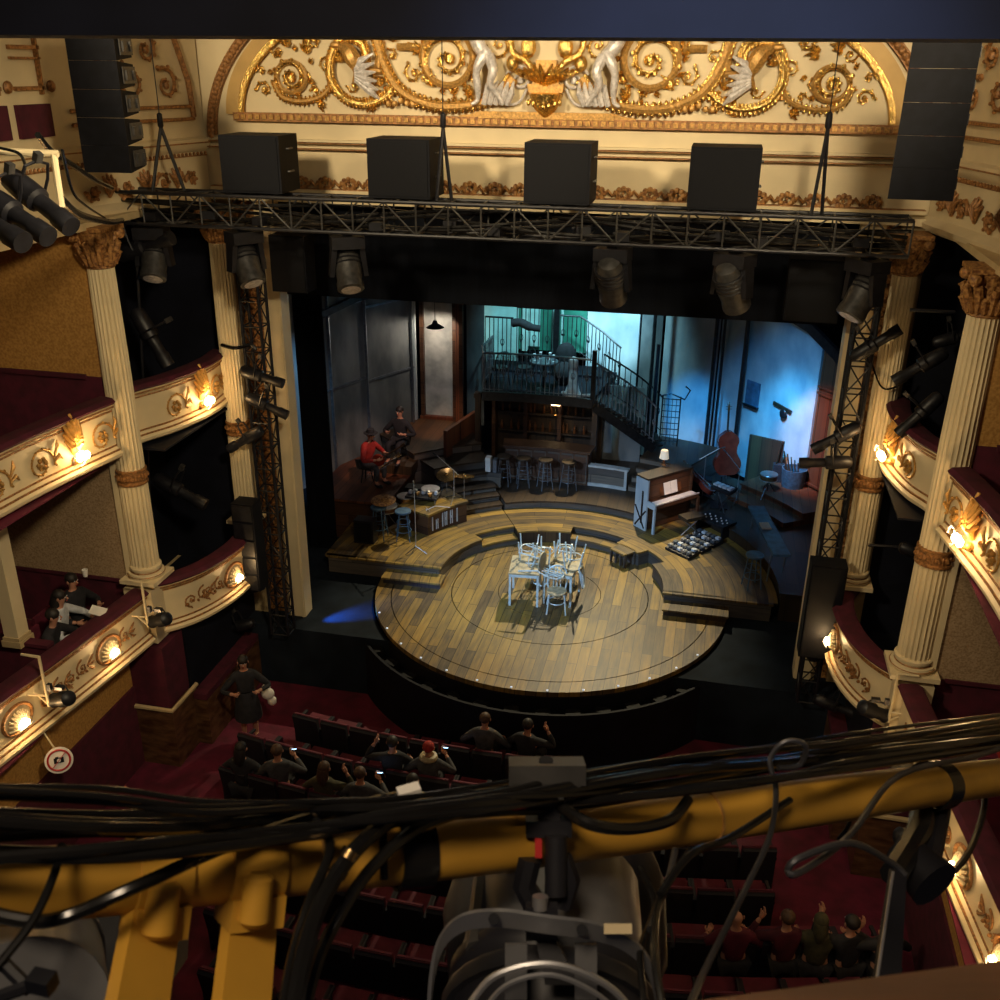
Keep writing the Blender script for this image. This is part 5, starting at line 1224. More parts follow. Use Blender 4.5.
# lights bracketed to the lower fronts
def front_light(px, py, X, lb, s, sc=1.25):
    p = at(px,py,X=X); t = empty('bracket_spotlight',p,lb,'stage light')
    u = -1 if s < 0 else 1
    MB().tube([(u*.02,0,.55),(u*.02,0,-.28)],.022,7).tube([(u*.30,0,.55),(u*.02,0,.55)],.02,7).tube([(u*.02,0,-.10),(u*.25,-.1,-.05)],.015,6).tube([(u*.02,0,-.25),(u*.28,.05,-.10)],.015,6).build('bracket','cream',t)
    h = MB().lathe([(.06,.24),(.11,.2),(.12,.0),(.09,-.02),(.09,-.2),(.11,-.24)],14,T(-u*.22,0,-.12)@Rot('Y',-u*62)@Rot('X',20)).build('barrel','gear_black',t)
    MB().tube([(-u*.05,0,.02),(-u*.22,.12,.0),(-u*.36,.02,-.06)],.014,6).box((-u*.05,0,.06),(.06,.06,.10)).box((-u*.2,.02,.06),(.12,.08,.05)).build('yoke_clamp','alu_dark',t)
    l = MB().lathe([(.01,-.242),(.10,-.242)],14,T(-u*.22,0,-.12)@Rot('Y',-u*62)@Rot('X',20)).build('lens','silver',h)
front_light(147,612,-5.75,'black spotlight on a cream bracket hanging under the left column pedestal',-1)
front_light(47,690,-5.95,'black spotlight on a cream bracket on the left circle front between two oval lamps',-1)
front_light(890,706,5.80,'black spotlight on a brightly lit cream bracket below the right column',1)
front_light(932,835,6.0,'dark spotlight on the right circle front under the yellow pipe',1)
# cream rail with cables at upper left
t = empty('gallery_rail',at(30,150,D=7.6),'cream pipe rail with a short upright at upper left, behind the barrel spotlights','rail')
MB().tube([at(-30,150,D=7.6),at(58,154,D=7.6)],.028,8).build('top_rail','cream',t,world=True); MB().tube([at(54,155,D=7.6),at(62,208,D=7.6)],.026,8).build('upright','cream',t,world=True)
for i,(P,r,lb) in enumerate((([(38,135,8.5),(52,152,9),(72,165,10),(95,180,12),(112,188,14)],.03,'thick dark cable sagging from the upper left rail to the truss'),([(62,150,7.6),(72,190,8),(85,205,9),(105,218,12)],.012,'thin dark cable below the thick one at upper left'),([(62,200,7.6),(80,215,8.5),(110,222,11),(122,220,14)],.035,'thick black cable running along the splay to the truss end'),([(0,148,7.5),(18,153,7.5),(25,165,7.5),(22,180,7.3)],.012,'thin dark cable looped on the upper left rail'),([(222,345,15.2),(235,348,15),(250,345,15),(256,350,15)],.03,'black cable tied between the far left column and the ladder truss'),([(868,350,15.5),(880,385,15),(893,388,15),(905,380,15)],.015,'thin black cable beside the right ladder truss'))):
    tag(MB().tube(sm([at(x,y,D=d) for x,y,d in P],5),r,6).build('cable','rubber'),lb,'cable')
# no photography sign
p = at(59,760,X=-5.95)
t = empty('round_sign',p,'round white sign with red ring and crossed out camera under the left circle front','sign')
MX = Rot('X',90)
MB().lathe([(.01,0),(.175,0),(.175,.012),(.01,.012)],28,MX).build('disc','paper',t)
MB().tube([(.135*math.cos(k*PI/18),-.014,.135*math.sin(k*PI/18)) for k in range(36)],.014,6,closed=True).build('ring','red_paint',t)
MB().box((0,-.018,0),(.12,.008,.07)).box((-.02,-.018,.04),(.04,.008,.02)).build('camera_mark','iron',t,smooth=0)
MB().lathe([(.005,.022),(.024,.022),(.024,.026),(.005,.026)],14,MX).build('lens_mark','paper',t)
t.rotation_euler = (-.35,0,.62); t.scale = (1.12,)*3
MB().beam((-.09,-.026,-.09),(.09,-.026,.09),.006,.024,up=(0,1,0)).build('slash','red_paint',t,smooth=0)
MB().tube([(-.03,0,.17),(-.12,0,.40)],.012,6).build('hanger','cream',t)
# ================================================================ stalls seats
def seat():
    t = empty('theatre_seat',(0,0,0))
    MB().hexa([(-.25,-.06,.10),(.25,-.06,.10),(.25,.0,.10),(-.25,.0,.10)],[(-.25,-.16,.80),(.25,-.16,.80),(.25,-.10,.84),(-.25,-.10,.84)]).build('seat_back','seat_back',t,smooth=0)
    MB().hexa([(-.24,.0,.30),(.24,.0,.30),(.24,.06,.30),(-.24,.06,.30)],[(-.24,-.09,.84),(.24,-.09,.84),(.24,-.02,.80),(-.24,-.02,.80)]).build('back_cushion','velvet_bright',t,smooth=0)
    MB().box((0,.26,.42),(.48,.44,.10)).build('seat_cushion','velvet_bright',t,smooth=0)
    MB().tube([(-.25,-.12,.845),(.25,-.12,.845)],.010,5).build('top_trim','velvet',t)
    for s in (-1,1): MB().box((s*.265,.14,.58),(.05,.42,.04)).box((s*.265,.1,.28),(.03,.34,.56)).build('arm_rest','seat_back',t,smooth=0)
    return t
s0 = None
rows = [(-2.67,-3.6,.9,'front row'),(-3.53,-4.3,1.5,'second row'),(-4.40,-4.2,4.6,'third row'),(-5.28,-3.7,4.6,'fourth row'),(-6.15,-3.4,5.9,'fifth row'),(-7.03,-3.0,5.9,'sixth row'),(-7.9,-2.6,5.9,'seventh row'),(-8.75,-2.4,5.9,'eighth row')]
for ri,(y0,x0,x1,nm_) in enumerate(rows):
    x = x0
    while x <= x1:
        yy = y0+(x+.3)**2/44
        if s0 is None: s0 = seat(); o = s0
        else: o = copy_tree(s0)
        n_ = int(round((x-x0)/.56))
        place(o,(x,yy,-1.3),math.atan((x+.3)/22),'empty crimson theatre seat with a black back, %s from the left in the %s'%(ORD[n_],nm_),'stalls seats, %s'%nm_); o['category'] = 'seat'
        x += .56
# ================================================================ people
def skel(name, nodes, edges, m, parent, root, sub_=2):
    ks = list(nodes); me = bpy.data.meshes.new(name); me.from_pydata([nodes[k][0] for k in ks],[(ks.index(a),ks.index(b)) for a,b in edges],[])
    o = bpy.data.objects.new(name,me); COL.objects.link(o); o.parent = parent
    sk = o.modifiers.new('skin','SKIN'); bm = bmesh.new(); bm.from_mesh(me); ly = bm.verts.layers.skin.verify()
    for v_,k in zip(bm.verts,ks): v_[ly].radius = (nodes[k][1],)*2 if not isinstance(nodes[k][1],tuple) else nodes[k][1]; v_[ly].use_root = (k == root)
    bm.to_mesh(me); bm.free()
    sk.use_smooth_shade = True; s_ = o.modifiers.new('sub','SUBSURF'); s_.levels = sub_; s_.render_levels = sub_
    me.materials.append(MT[m]); return o
def hand(parent, p, d, n, m='skin'):
    """palm and five curled fingers; p wrist, d direction of the fingers, n palm normal"""
    p,d,n = V(p),V(d).normalized(),V(n).normalized(); s = d.cross(n).normalized(); n = s.cross(d)
    mb = MB(); mb.tube([p,p+d*.04,p+d*.09],[.026,.038,.036],8)
    for i,(o_,L) in enumerate(((-.03,.065),(-.01,.078),(.01,.072),(.03,.055))):
        b = p+d*.085+s*o_; mb.tube([b,b+d*L*.5+n*.008,b+d*L*.8+n*L*.35,b+d*L*.85+n*L*.6],[.010,.010,.009,.007],6)
    b = p+d*.03-s*.03; mb.tube([b,b-s*.025+d*.03+n*.01,b-s*.03+d*.06+n*.03],[.013,.012,.009],6)
    return mb.build('hand',m,parent)
def person(loc, rz, label, pose='sit', top='cloth_black', legs='cloth_black', hair='hair_dark', skin='skin', lean=0, arms=None, headturn=0, nod=0, long_hair=False, bald=False, scarf=None, group=None, hat=False, lower=True, skirt=False):
    t = empty('person',loc,label,'person',group,rz)
    hip = .52 if pose == 'sit' else .93
    def sp(h, y=0): return (0, y+math.sin(lean)*h, hip+math.cos(lean)*h)
    neck = V(sp(.54)); head = neck+V((0,.03+math.sin(lean)*.1+nod*.06,.17-nod*.02))
    N = {'pel':((0,0,hip),(.16,.12)),'waist':(sp(.2),(.14,.11)),'chest':(sp(.38),(.17,.12)),'neckb':(tuple(neck),.058),'neck':(tuple(neck.lerp(head,.45)),.055),'head':(tuple(head),.088),'crown':(tuple(head+V((0,-.01,.075))),.075)}
    E = [('pel','waist'),('waist','chest'),('chest','neckb'),('neckb','neck'),('neck','head'),('head','crown')]
    AR = arms or {}
    hands = []
    for s,nm_ in ((-1,'l'),(1,'r')):
        sh = V(sp(.45))+V((s*.165,0,0)); a = AR.get(nm_,'lap')
        el,wr = {'lap':(V((s*.27,.06,-.26)),V((s*.12,.30,-.30))),'phone':(V((s*.25,.10,-.24)),V((s*.06,.36,-.10))),'up':(V((s*.30,.12,-.10)),V((s*.14,.16,.16))),'down':(V((s*.24,-.02,-.29)),V((s*.25,.08,-.54))),'hold':(V((s*.26,.05,-.27)),V((s*.05,.30,-.20))),'rest':(V((s*.28,.18,-.24)),V((s*.06,.42,-.22))),'high':(V((s*.26,.20,.05)),V((s*.16,.24,.32)))}[a]
        el = sh+el; wr = sh+wr
        N['sh'+nm_] = (tuple(sh),.075); N['el'+nm_] = (tuple(el),.048); N['wr'+nm_] = (tuple(wr),.031); E += [('chest','sh'+nm_),('sh'+nm_,'el'+nm_),('el'+nm_,'wr'+nm_)]; hands.append((el,wr,s))
        if lower:
            hj = V((s*.10,.02,hip-.03))
            kn,an,to = (V((s*.14,.44,.50)),V((s*.14,.42,.09)),V((s*.15,.60,.04))) if pose == 'sit' else (V((s*.10,.04,.49)),V((s*.11,-.01,.08)),V((s*.12,.16,.03)))
            N['hip'+nm_] = (tuple(hj),.10); N['kn'+nm_] = (tuple(kn),.065); N['an'+nm_] = (tuple(an),.042); N['to'+nm_] = (tuple(to),.038); E += [('pel','hip'+nm_),('hip'+nm_,'kn'+nm_),('kn'+nm_,'an'+nm_),('an'+nm_,'to'+nm_)]
    skel('body',N,E,skin,t,'pel')
    g = lambda k: N[k][0]; R = lambda k,f=1.13: (N[k][1]*f if not isinstance(N[k][1],tuple) else tuple(q*f for q in N[k][1]))
    tn = {k:(g(k),R(k,1.16)) for k in ('pel','waist','chest','shl','shr','ell','elr')}; tn['neckb'] = (tuple(neck+V((0,0,.01))),.070)
    te = [('pel','waist'),('waist','chest'),('chest','neckb'),('chest','shl'),('chest','shr'),('shl','ell'),('shr','elr')]
    for q in 'lr':
        tn['w'+q] = (tuple(V(g('el'+q)).lerp(V(g('wr'+q)),.85)),.042); te.append(('el'+q,'w'+q))
    skel('top',tn,te,top,t,'pel')
    if skirt: MB().lathe([(.15,1.06),(.20,.9),(.245,.62),(.25,.48),(.23,.48),(.18,.9),(.14,1.06)],18).build('skirt','cloth_black',t)
    elif lower:
        ln = {k:(g(k),R(k,1.18)) for k in ('pel','hipl','hipr','knl','knr')}; le = [('pel','hipl'),('pel','hipr'),('hipl','knl'),('hipr','knr')]
        for q in 'lr': ln['a'+q] = (tuple(V(g('kn'+q)).lerp(V(g('an'+q)),.9)),.060); le.append(('kn'+q,'a'+q))
        skel('trousers',ln,le,legs,t,'pel')
        for q,s in (('l',-1),('r',1)): MB().ell(V(g('an'+q)).lerp(V(g('to'+q)),.45)+V((0,0,-.02)),(.05,.13,.05),10,6).build('shoe','cloth_black',t)
    for el,wr,s in hands: hand(t,wr,(wr-el),(0,.2,1) if s else (0,0,1),skin)
    HM = Matrix.Rotation(headturn,4,'Z')
    if not bald:
        mb = MB(); mb.ell(head+V((0,-.025,.05)),(.098,.108,.098),12,8)
        if long_hair: mb.tube([head+V((0,-.06,.03)),head+V((0,-.10,-.10)),head+V((0,-.09,-.25))],[.09,.10,.05],10)
        mb.build('hair',hair,t)
    f = HM @ V((0,1,0)); rt = HM @ V((1,0,0))
    MB().tube([head+f*.085+V((0,0,.03)),head+f*.112+V((0,0,-.01)),head+f*.095+V((0,0,-.02))],[.008,.015,.010],6).build('nose',skin,t)
    mb = MB()
    for s in (-1,1): mb.ell(head+f*.088+rt*s*.032+V((0,0,.028)),(.012,.009,.008),6,4)
    mb.build('eyes','cloth_white',t)
    MB().ell(head+f*.088+V((0,0,-.045)),(.024,.010,.007),6,4).build('mouth','cloth_red',t)
    mb = MB()
    for s in (-1,1): mb.ell(head+rt*s*.092+V((0,-.005,.01)),(.012,.022,.03),6,5)
    mb.build('ears',skin,t)
    if hat: MB().lathe([(.01,.12),(.085,.11),(.095,.03),(.17,.02),(.17,.01),(.09,.012)],16,T(head+V((0,0,.05)))).build('hat','cloth_black',t)
    if scarf: MB().tube([neck+V((.11*math.cos(a),.10*math.sin(a),.02)) for a in [k*PI/5 for k in range(10)]],.05,7,closed=True).build('scarf',scarf,t)
    t['_h'] = 0; del t['_h']
    return t,hands
def held(name, label, cat, loc, mk, rz=0):
    t = mk(); tag(t,label,cat); t.location = loc; t.rotation_euler = (.5,0,rz); return t
def phone_at(loc, rz, label):
    t = empty('phone',loc,label,'phone',rot=(-.6,0,rz)); MB().box((0,0,0),(.075,.14,.009)).build('case','gear_black',t,smooth=0); MB().box((0,0,.006),(.068,.128,.003)).build('screen','phone_screen',t,smooth=0)
def hpos(t_loc, rz, wr): return V(t_loc)+Matrix.Rotation(rz,3,'Z') @ V(wr)
zf = -1.3
aud = [((-4.05,-4.12,zf),.0,'seated person in black at the far left end of the second row',dict(top='cloth_black',hair='hair_dark',long_hair=True)),
 ((-3.45,-4.05,zf),.3,'seated person in grey with a lit phone, second from left in second row',dict(top='cloth_grey',hair='hair_brown',arms={'r':'phone','l':'lap'})),
 ((-2.55,-4.28,zf),-.1,'seated person with bushy brown hair raising a hand to the face',dict(top='cloth_olive',hair='hair_brown',arms={'r':'up','l':'lap'},long_hair=True)),
 ((-1.95,-4.28,zf),.1,'seated person with short brown hair looking at a bright phone',dict(top='cloth_grey',hair='hair_brown',arms={'r':'phone','l':'lap'})),
 ((-1.70,-3.42,zf),.2,'seated person in dark clothes with pale forehead, left of the red haired one',dict(top='cloth_black',hair='hair_dark',arms={'l':'up','r':'lap'})),
 ((-1.08,-3.42,zf),.1,'seated person with bright red hair and a grey fluffy scarf',dict(top='cloth_grey',hair='cloth_red',scarf='chair_seat',arms={'r':'phone','l':'lap'})),
 ((-1.10,-4.25,zf),.0,'seated person with light collar just above the white cable tag',dict(top='chair_seat',hair='hair_dark')),
 ((-.36,-2.45,zf),.0,'seated person with dark hair in the front row, left one of two',dict(top='cloth_grey',hair='hair_brown')),
 ((.38,-2.45,zf),-.2,'seated person in the front row with a hand at the side of the head',dict(top='cloth_black',hair='hair_dark',arms={'r':'up','l':'lap'})),
 ((3.85,-5.90,zf),.2,'seated bald person alone in the right stalls',dict(top='velvet_bright',bald=True)),
 ((4.50,-5.76,zf),.3,'seated person in crimson at the left of the group of four in the right stalls',dict(top='velvet',hair='hair_brown',arms={'l':'up','r':'lap'})),
 ((4.92,-5.72,zf),.0,'seated person with olive hood in the right stalls group',dict(top='cloth_olive',hair='cloth_olive',long_hair=True)),
 ((5.32,-5.66,zf),.5,'seated person in black with one arm raised in the right stalls group',dict(top='cloth_black',hair='hair_dark',arms={'l':'high','r':'lap'})),
 ((5.78,-5.60,zf),.4,'seated person with reddish hair at the right end of the right stalls group',dict(top='cloth_black',hair='hair_brown',arms={'l':'up','r':'lap'}))]
for i,(loc,rz,lb,kw) in enumerate(aud):
    t,hs = person(loc,rz,lb,'sit',group='audience in the stalls',**kw)
    if 'phone' in str(kw.get('arms')):
        for el,wr,s in hs:
            if kw['arms'].get('r') == 'phone' and s == 1: phone_at(hpos(loc,rz,wr+V((-.02,.10,.05))),rz,['','lit phone with pale screen held at the left of the second row','','bright blue phone held by the person with short brown hair','','small lit phone beside the red haired person'][i])
# standing usher
t,hs = person((-4.85,-2.30,zf),PI+.5,'standing usher in a black dress with pale legs, by the marble dado at left','stand',top='cloth_black',skirt=True,long_hair=True,arms={'l':'hold','r':'hold'},group='people standing or sitting by themselves')
t = empty('paper_bundle',(-4.52,-2.12,-.40),'crumpled pale bundle carried by the standing usher','bundle')
MB().ell((0,0,0),(.13,.10,.12),9,6).ell((.06,.02,-.16),(.09,.08,.10),8,5).ell((-.04,.04,.1),(.09,.07,.07),8,5).build('wrapping','paper',t)
# people in the lower left box
bp_ = at(62,625,X=-6.75)
t,hs = person((-6.78,-4.75,1.20),-PI/2+.25,'man in a black shirt with glasses leaning on the lower left box rail','sit',top='cloth_black',hair='hair_dark',lean=.28,arms={'l':'rest','r':'rest'},lower=True)
t,hs = person((-6.95,-4.20,1.20),-PI/2+.2,'long haired person in a white top reading beside the man in glasses','sit',top='cloth_white',hair='hair_dark',long_hair=True,lean=.15,arms={'l':'rest','r':'rest'})
t,hs = person((-7.0,-3.65,1.20),-PI/2-.2,'third person in black in the lower left box, half hidden by the reader','sit',top='cloth_black',hair='hair_dark',arms={'l':'hold','r':'lap'})
MBp = MB().hexa([(-.12,-.10,0),(.12,-.10,0),(.12,.10,0),(-.12,.10,0)],[(-.12,-.10,.008),(.12,-.10,.008),(.12,.10,.008),(-.12,.10,.008)])
o = MBp.build('programme','paper',org=V((0,0,0)),smooth=0); tag(o,'white programme held over the lower left box rail by the reader','programme'); o.location = (-6.22,-4.15,2.25); o.rotation_euler = (.2,.35,.3)
t = empty('paper_cup',(-6.75,-3.60,2.52),'small white cup by the third person in the lower left box','cup'); MB().lathe([(.035,0),(.05,.12),(.045,.12),(.03,.01)],12).build('cup','paper',t)
for i,(y,lb) in enumerate(((-4.75,'dark crimson chair under the man in glasses'),(-4.20,'dark crimson chair under the reader in white'),(-3.65,'dark crimson chair under the third person in the lower left box'))):
    x = (-6.82,-6.99,-7.04)[i]; t = empty('box_chair',(x,y,1.2),lb,'chair','chairs in the lower left box'); MB().box((0,0,.40),(.44,.44,.06)).build('seat','velvet_bright',t,smooth=0); MB().box((-.22,0,.68),(.05,.42,.5)).build('backrest','velvet_bright',t,smooth=0)
    for sx in (-1,1):
        for sy in (-1,1): MB().beam((sx*.18,sy*.18,0),(sx*.18,sy*.18,.38),.035).build('leg','panel_wood',t,smooth=0)
# crimson chairs glimpsed in right box and upper left
for loc,rz,lb in (((6.95,-3.75,1.2),PI/2,'bright crimson chair in the lower right box behind the near column'),((-7.3,-5.1,4.48),-PI/2,'crimson chair in the upper left box at the frame edge')):
    t = empty('box_chair',loc,lb,'chair',rz=rz); MB().box((0,0,.40),(.46,.46,.08)).build('seat','velvet_bright',t,smooth=0)
    MB().hexa([(-.23,-.24,.40),(.23,-.24,.40),(.23,-.18,.40),(-.23,-.18,.40)],[(-.15,-.28,1.05),(.15,-.28,1.05),(.15,-.23,1.05),(-.15,-.23,1.05)]).build('backrest','cloth_red',t,smooth=0)
    for sx in (-1,1):
        for sy in (-1,1): MB().beam((sx*.18,sy*.18,0),(sx*.18,sy*.18,.38),.035).build('leg','panel_wood',t,smooth=0)
# players on the raised platform
t,hs = person((-4.95,4.72,1.0),.0,'player in a red shirt and hat on the raised platform at left','sit',top='cloth_red',legs='cloth_grey',lean=.25,arms={'l':'hold','r':'rest'},hat=True)
t.rotation_euler = (0,0,-PI*.62)
t,hs = person((-4.42,5.80,1.22),PI*.95,'player in black with pale face and hands on the raised left platform','sit',top='cloth_black',legs='cloth_black',arms={'l':'hold','r':'hold'})
tag(MB().box((-4.42,5.75,1.11),(.8,.85,.22)).build('riser_box','dark_wood',smooth=0),'low dark box raising the black clad player','box')
for (x,y,lb) in ((-4.95,4.72,'dark stool under the red shirted player'),(-4.42,5.82,'dark stool under the black clad player')):
    t = empty('round_stool',(x,y,1.0 if x < -4.6 else 1.22),lb,'stool'); MB().lathe([(.02,.36),(.17,.36),(.17,.40),(.02,.41)],14).build('seat','dark_wood',t)
    for k in range(3): MB().tube([(.1*math.cos(k*2.1),.1*math.sin(k*2.1),.37),(.17*math.cos(k*2.1),.17*math.sin(k*2.1),.01)],.014,5).build('leg','iron',t)
t = empty('red_banjo',(-4.60,4.62,1.62),'round red bodied string instrument held by the red shirted player','instrument',rot=(.3,.9,.3))
MB().lathe([(.01,-.03),(.15,-.03),(.15,.03),(.01,.03)],20,Rot('X',90)).build('body','varnish_red',t); MB().tube([(0,-.04,.1),(0,-.04,.75)],.018,6).build('neck','dark_wood',t); MB().box((0,-.04,.8),(.06,.03,.12)).build('headstock','dark_wood',t,smooth=0)
# ================================================================ near lighting rail in front of the viewer
def pp(x,y,d): return at(x,y,D=d)
def dp(x):       # distance of the yellow pipe along the picture
    K = [(-80,.60),(100,.66),(300,.745),(480,.80),(700,.94),(850,1.03),(960,1.22),(1060,1.5)]
    for (a,b),(c,d) in zip(K,K[1:]):
        if x <= c: return b+(d-b)*(x-a)/(c-a)
    return 1.8
def py_(x):
    K = [(-80,893),(100,880),(350,858),(480,845),(560,832),(700,818),(850,797),(960,782),(1060,770)]
    for (a,b),(c,d) in zip(K,K[1:]):
        if x <= c: return b+(d-b)*(x-a)/(c-a)
    return 770
pipe = sm([pp(x,py_(x),dp(x)) for x in (-80,100,300,480,700,850,960,1060)],5)
tag(MB().tube(pipe,.0235,20).build('yellow_pipe','yellow_paint'),'thick yellow painted scaffold pipe crossing the foreground','pipe')
def strip(mb, P, w_, th, side):      # flat strap along P, width w_ along 'side'
    P = [V(p) for p in P]; vs = []; fs = []; s = V(side).normalized()*(w_/2)
    for i,p in enumerate(P):
        t = (P[min(i+1,len(P)-1)]-P[max(i-1,0)]).normalized(); n = t.cross(s).normalized()*(th/2)
        vs += [p-s-n,p+s-n,p+s+n,p-s+n]
    for i in range(len(P)-1):
        for k in range(4): fs.append((i*4+k,i*4+(k+1)%4,(i+1)*4+(k+1)%4,(i+1)*4+k))
    n_ = len(P)-1; fs += [(3,2,1,0),(n_*4,n_*4+1,n_*4+2,n_*4+3)]
    return mb.add(vs,fs)
def ringaround(x, r=.0262, w_=.012, m='rubber', name='cable_tie', lb='', a0=0, a1=360):
    c = pp(x,py_(x),dp(x)); ax = (pp(x+12,py_(x+12),dp(x+12))-pp(x-12,py_(x-12),dp(x-12))).normalized(); u = ax.cross(V((0,0,1))).normalized(); v_ = ax.cross(u)
    mb = MB(); P = [c+u*r*math.cos(math.radians(a))+v_*r*math.sin(math.radians(a)) for a in range(a0,a1,12)]
    strip(mb,P+([P[0]] if a1-a0 == 360 else []),w_,.003,ax); return tag(mb.build(name,m),lb,'strap')
# yellow couplers with struts running down
for i,(x,w_,lb) in enumerate(((155,52,'yellow pipe coupler with round plug and slanting strut, left one'),(249,54,'yellow pipe coupler with round plug and upright strut, right one'))):
    d = dp(x); c = pp(x,py_(x),d); ax = (pp(x+20,py_(x+20),dp(x+20))-pp(x-20,py_(x-20),dp(x-20))).normalized()
    dn = -cU; fr = -cF
    dn = (dn-ax*dn.dot(ax)).normalized(); fr = ax.cross(dn).normalized(); fr = fr if fr.dot(cF) < 0 else -fr
    t = empty('pipe_coupler',c,lb,'coupler'); hw = w_/CF*d/2
    mb = MB(); P = []
    for k in range(17): a = math.radians(-100+k*12.5); P.append(c+(fr*math.cos(a)-dn*math.sin(a))*.0262)
    n = len(P); vs = [p+ax*hw for p in P]+[p-ax*hw for p in P]+[c+(p-c)*.9+ax*hw for p in P]+[c+(p-c)*.9-ax*hw for p in P]
    mb.tube([c-ax*hw,c+ax*hw],.0275,22); mb.build('sleeve','yellow_paint',t,world=True)
    mb = MB(); a_ = c+dn*.014+fr*.024
    mb.hexa([a_-ax*hw-fr*.03,a_+ax*hw-fr*.03,a_+ax*hw+fr*.004,a_-ax*hw+fr*.004],[q+dn*.022 for q in (a_-ax*hw-fr*.03,a_+ax*hw-fr*.03,a_+ax*hw+fr*.004,a_-ax*hw+fr*.004)]); mb.build('flange','yellow_paint',t,world=True)
    q0 = c-dn*.002+fr*.030-ax*.004; MB().tube([q0-dn*.004,q0,q0+dn*.029,q0+dn*.033],[.006,.0105,.0115,.007],14).build('plug','yellow_paint',t,world=True)
    if i == 0: A = pp(152,918,d-.01); B = pp(128,1060,d-.10)
    else: A = pp(250,920,d-.005); B = pp(236,1060,d-.09)
    MB().beam(A,B,.040,.012,up=tuple(fr)).build('strut','yellow_paint',t,world=True)
# pipe's own marks
for x in (318,506,707): ringaround(x,.0238,.003,'gold_matt','paint_seam','narrow worn joint ring on the yellow pipe, at %s'%{318:'its left part',506:'its middle',707:'its right part'}[x],0,360)
# bundle of black cables lying along the pipe
random.seed(5)
base = [(-60,(787,862)),(100,(788,858)),(200,(797,850)),(300,(800,838)),(400,(798,822)),(500,(783,812)),(570,(770,808)),(680,(757,792)),(780,(745,780)),(880,(729,764)),(1060,(704,738))]
words_ = ['topmost','second','third','fourth','fifth','sixth','seventh','eighth','ninth','tenth','lowest']
nC = 11
for i in range(nC):
    f = i/(nC-1); P = []
    ph = random.random()*6; am = 5+4*random.random()
    for j,(x,(a,b)) in enumerate(base):
        y = a+(b-a)*min(1,max(0,f+.10*math.sin(ph+j*1.7)))
        dd = dp(x)*(.99-.045*f+.03*math.sin(ph*2+j))-.01
        P.append(pp(x,y,dd))
    r = (.0020,.0023,.0026,.0038,.0030,.0042,.0034,.0046,.0030,.0040,.0036)[i]
    tag(MB().tube(sm(P,5),r,8).build('cable','rubber'),'black cable in the foreground bundle along the yellow pipe, %s of the lying cables'%words_[i],'cable','cables bundled along the pipe')
def cable(P, r, lb, m='rubber'): return tag(MB().tube(sm([pp(*p) for p in P],6),r,8).build('cable',m),lb,'cable')
cable([(-30,908,.60),(30,921,.60),(70,915,.61),(140,885,.62),(230,845,.68),(330,812,.74),(420,792,.78)],.0044,'thick black cable sagging across the left couplers')
cable([(62,845,.62),(52,880,.60),(30,925,.58),(-10,975,.56)],.0028,'thin black cable hanging down at far left')
cable([(560,806,.80),(590,824,.78),(630,829,.80),(670,820,.84),(688,800,.88)],.0050,'thick black cable looping over the pipe right of the hook clamp')
cable([(470,795,.77),(405,812,.74),(360,845,.70),(325,895,.66),(305,950,.62),(290,1030,.58)],.0060,'thick black cable bending down beside the right coupler')
cable([(480,805,.77),(415,830,.74),(370,870,.71),(340,915,.68),(318,960,.66),(300,1030,.62)],.0046,'second black cable beside the first bend, with taped joints')
cable([(300,806,.74),(320,826,.72),(330,850,.70),(310,900,.67),(292,960,.62),(280,1030,.58)],.0036,'thin black cable crossing behind the bent pair')
for k,(x,y) in enumerate(((352,850),(341,868),(318,902))): tag(MB().tube([pp(x,y,.688),pp(x-5,y+8,.686)],.0066,10).build('cable_joint','brass'),'worn brown tape joint on the bent cable, %s'%('upper','middle','lower')[k],'joint','taped joints')
cable([(385,795,.76),(383,830,.745),(384,880,.73)],.0032,'thin black tie hanging over the pipe beside the wide strap')
cable([(680,1030,.60),(705,970,.70),(745,890,.80),(770,835,.86),(776,790,.90),(770,760,.92),(785,742,.92),(805,745,.92),(800,765,.93),(778,768,.92)],.0026,'grey cable rising from the bottom and looping round the cable bundle','alu_dark')
cable([(1040,735,1.3),(980,755,1.15),(900,775,1.0),(850,835,.86),(800,872,.80),(788,870,.80),(800,858,.80),(850,843,.82),(890,862,.84),(905,875,.84)],.0030,'dark grey cable with a long flat loop at right','alu_dark')
cable([(690,850,.82),(660,900,.76),(655,960,.68),(668,1030,.62)],.0030,'black cable dropping behind the big lamp yoke')
cable([(675,850,.86),(668,880,.82),(650,930,.76)],.003,'thin grey cable beside the dropping black cable','alu_dark')
cable([(640,868,.84),(655,905,.80),(640,955,.74),(650,1030,.68)],.0028,'glossy dark cable right of the big lamp','rubber')
cable([(790,800,.94),(730,838,.86),(690,855,.80),(660,895,.76)],.0034,'brown black cable curving down from the pipe to the big lamp')
cable([(900,765,1.28),(915,785,1.22),(922,820,1.15),(908,850,1.1),(893,875,1.05)],.014,'very thick black cable bending down from the right part of the yellow pipe')
cable([(975,760,1.4),(985,800,1.3),(970,850,1.2),(945,880,1.1)],.004,'thin black cable at the right end of the pipe')
cable([(845,790,1.1),(850,820,1.06),(838,840,1.05)],.0022,'thin black string round the pipe at right')
# wide strap with white tag
o = ringaround(412,.0268,.028,'rubber','wide_strap','wide black strap wrapped round the yellow pipe'); 
a = pp(398,795,.765); b = pp(420,789,.77); tag(MB().beam(a,b,.010,.008).build('white_tag','paper',smooth=0),'small white tag tied on the cables over the wide strap','tag')
o = ringaround(935,.0275,.032,'rubber','wide_strap','broad black strap round the far right part of the yellow pipe')
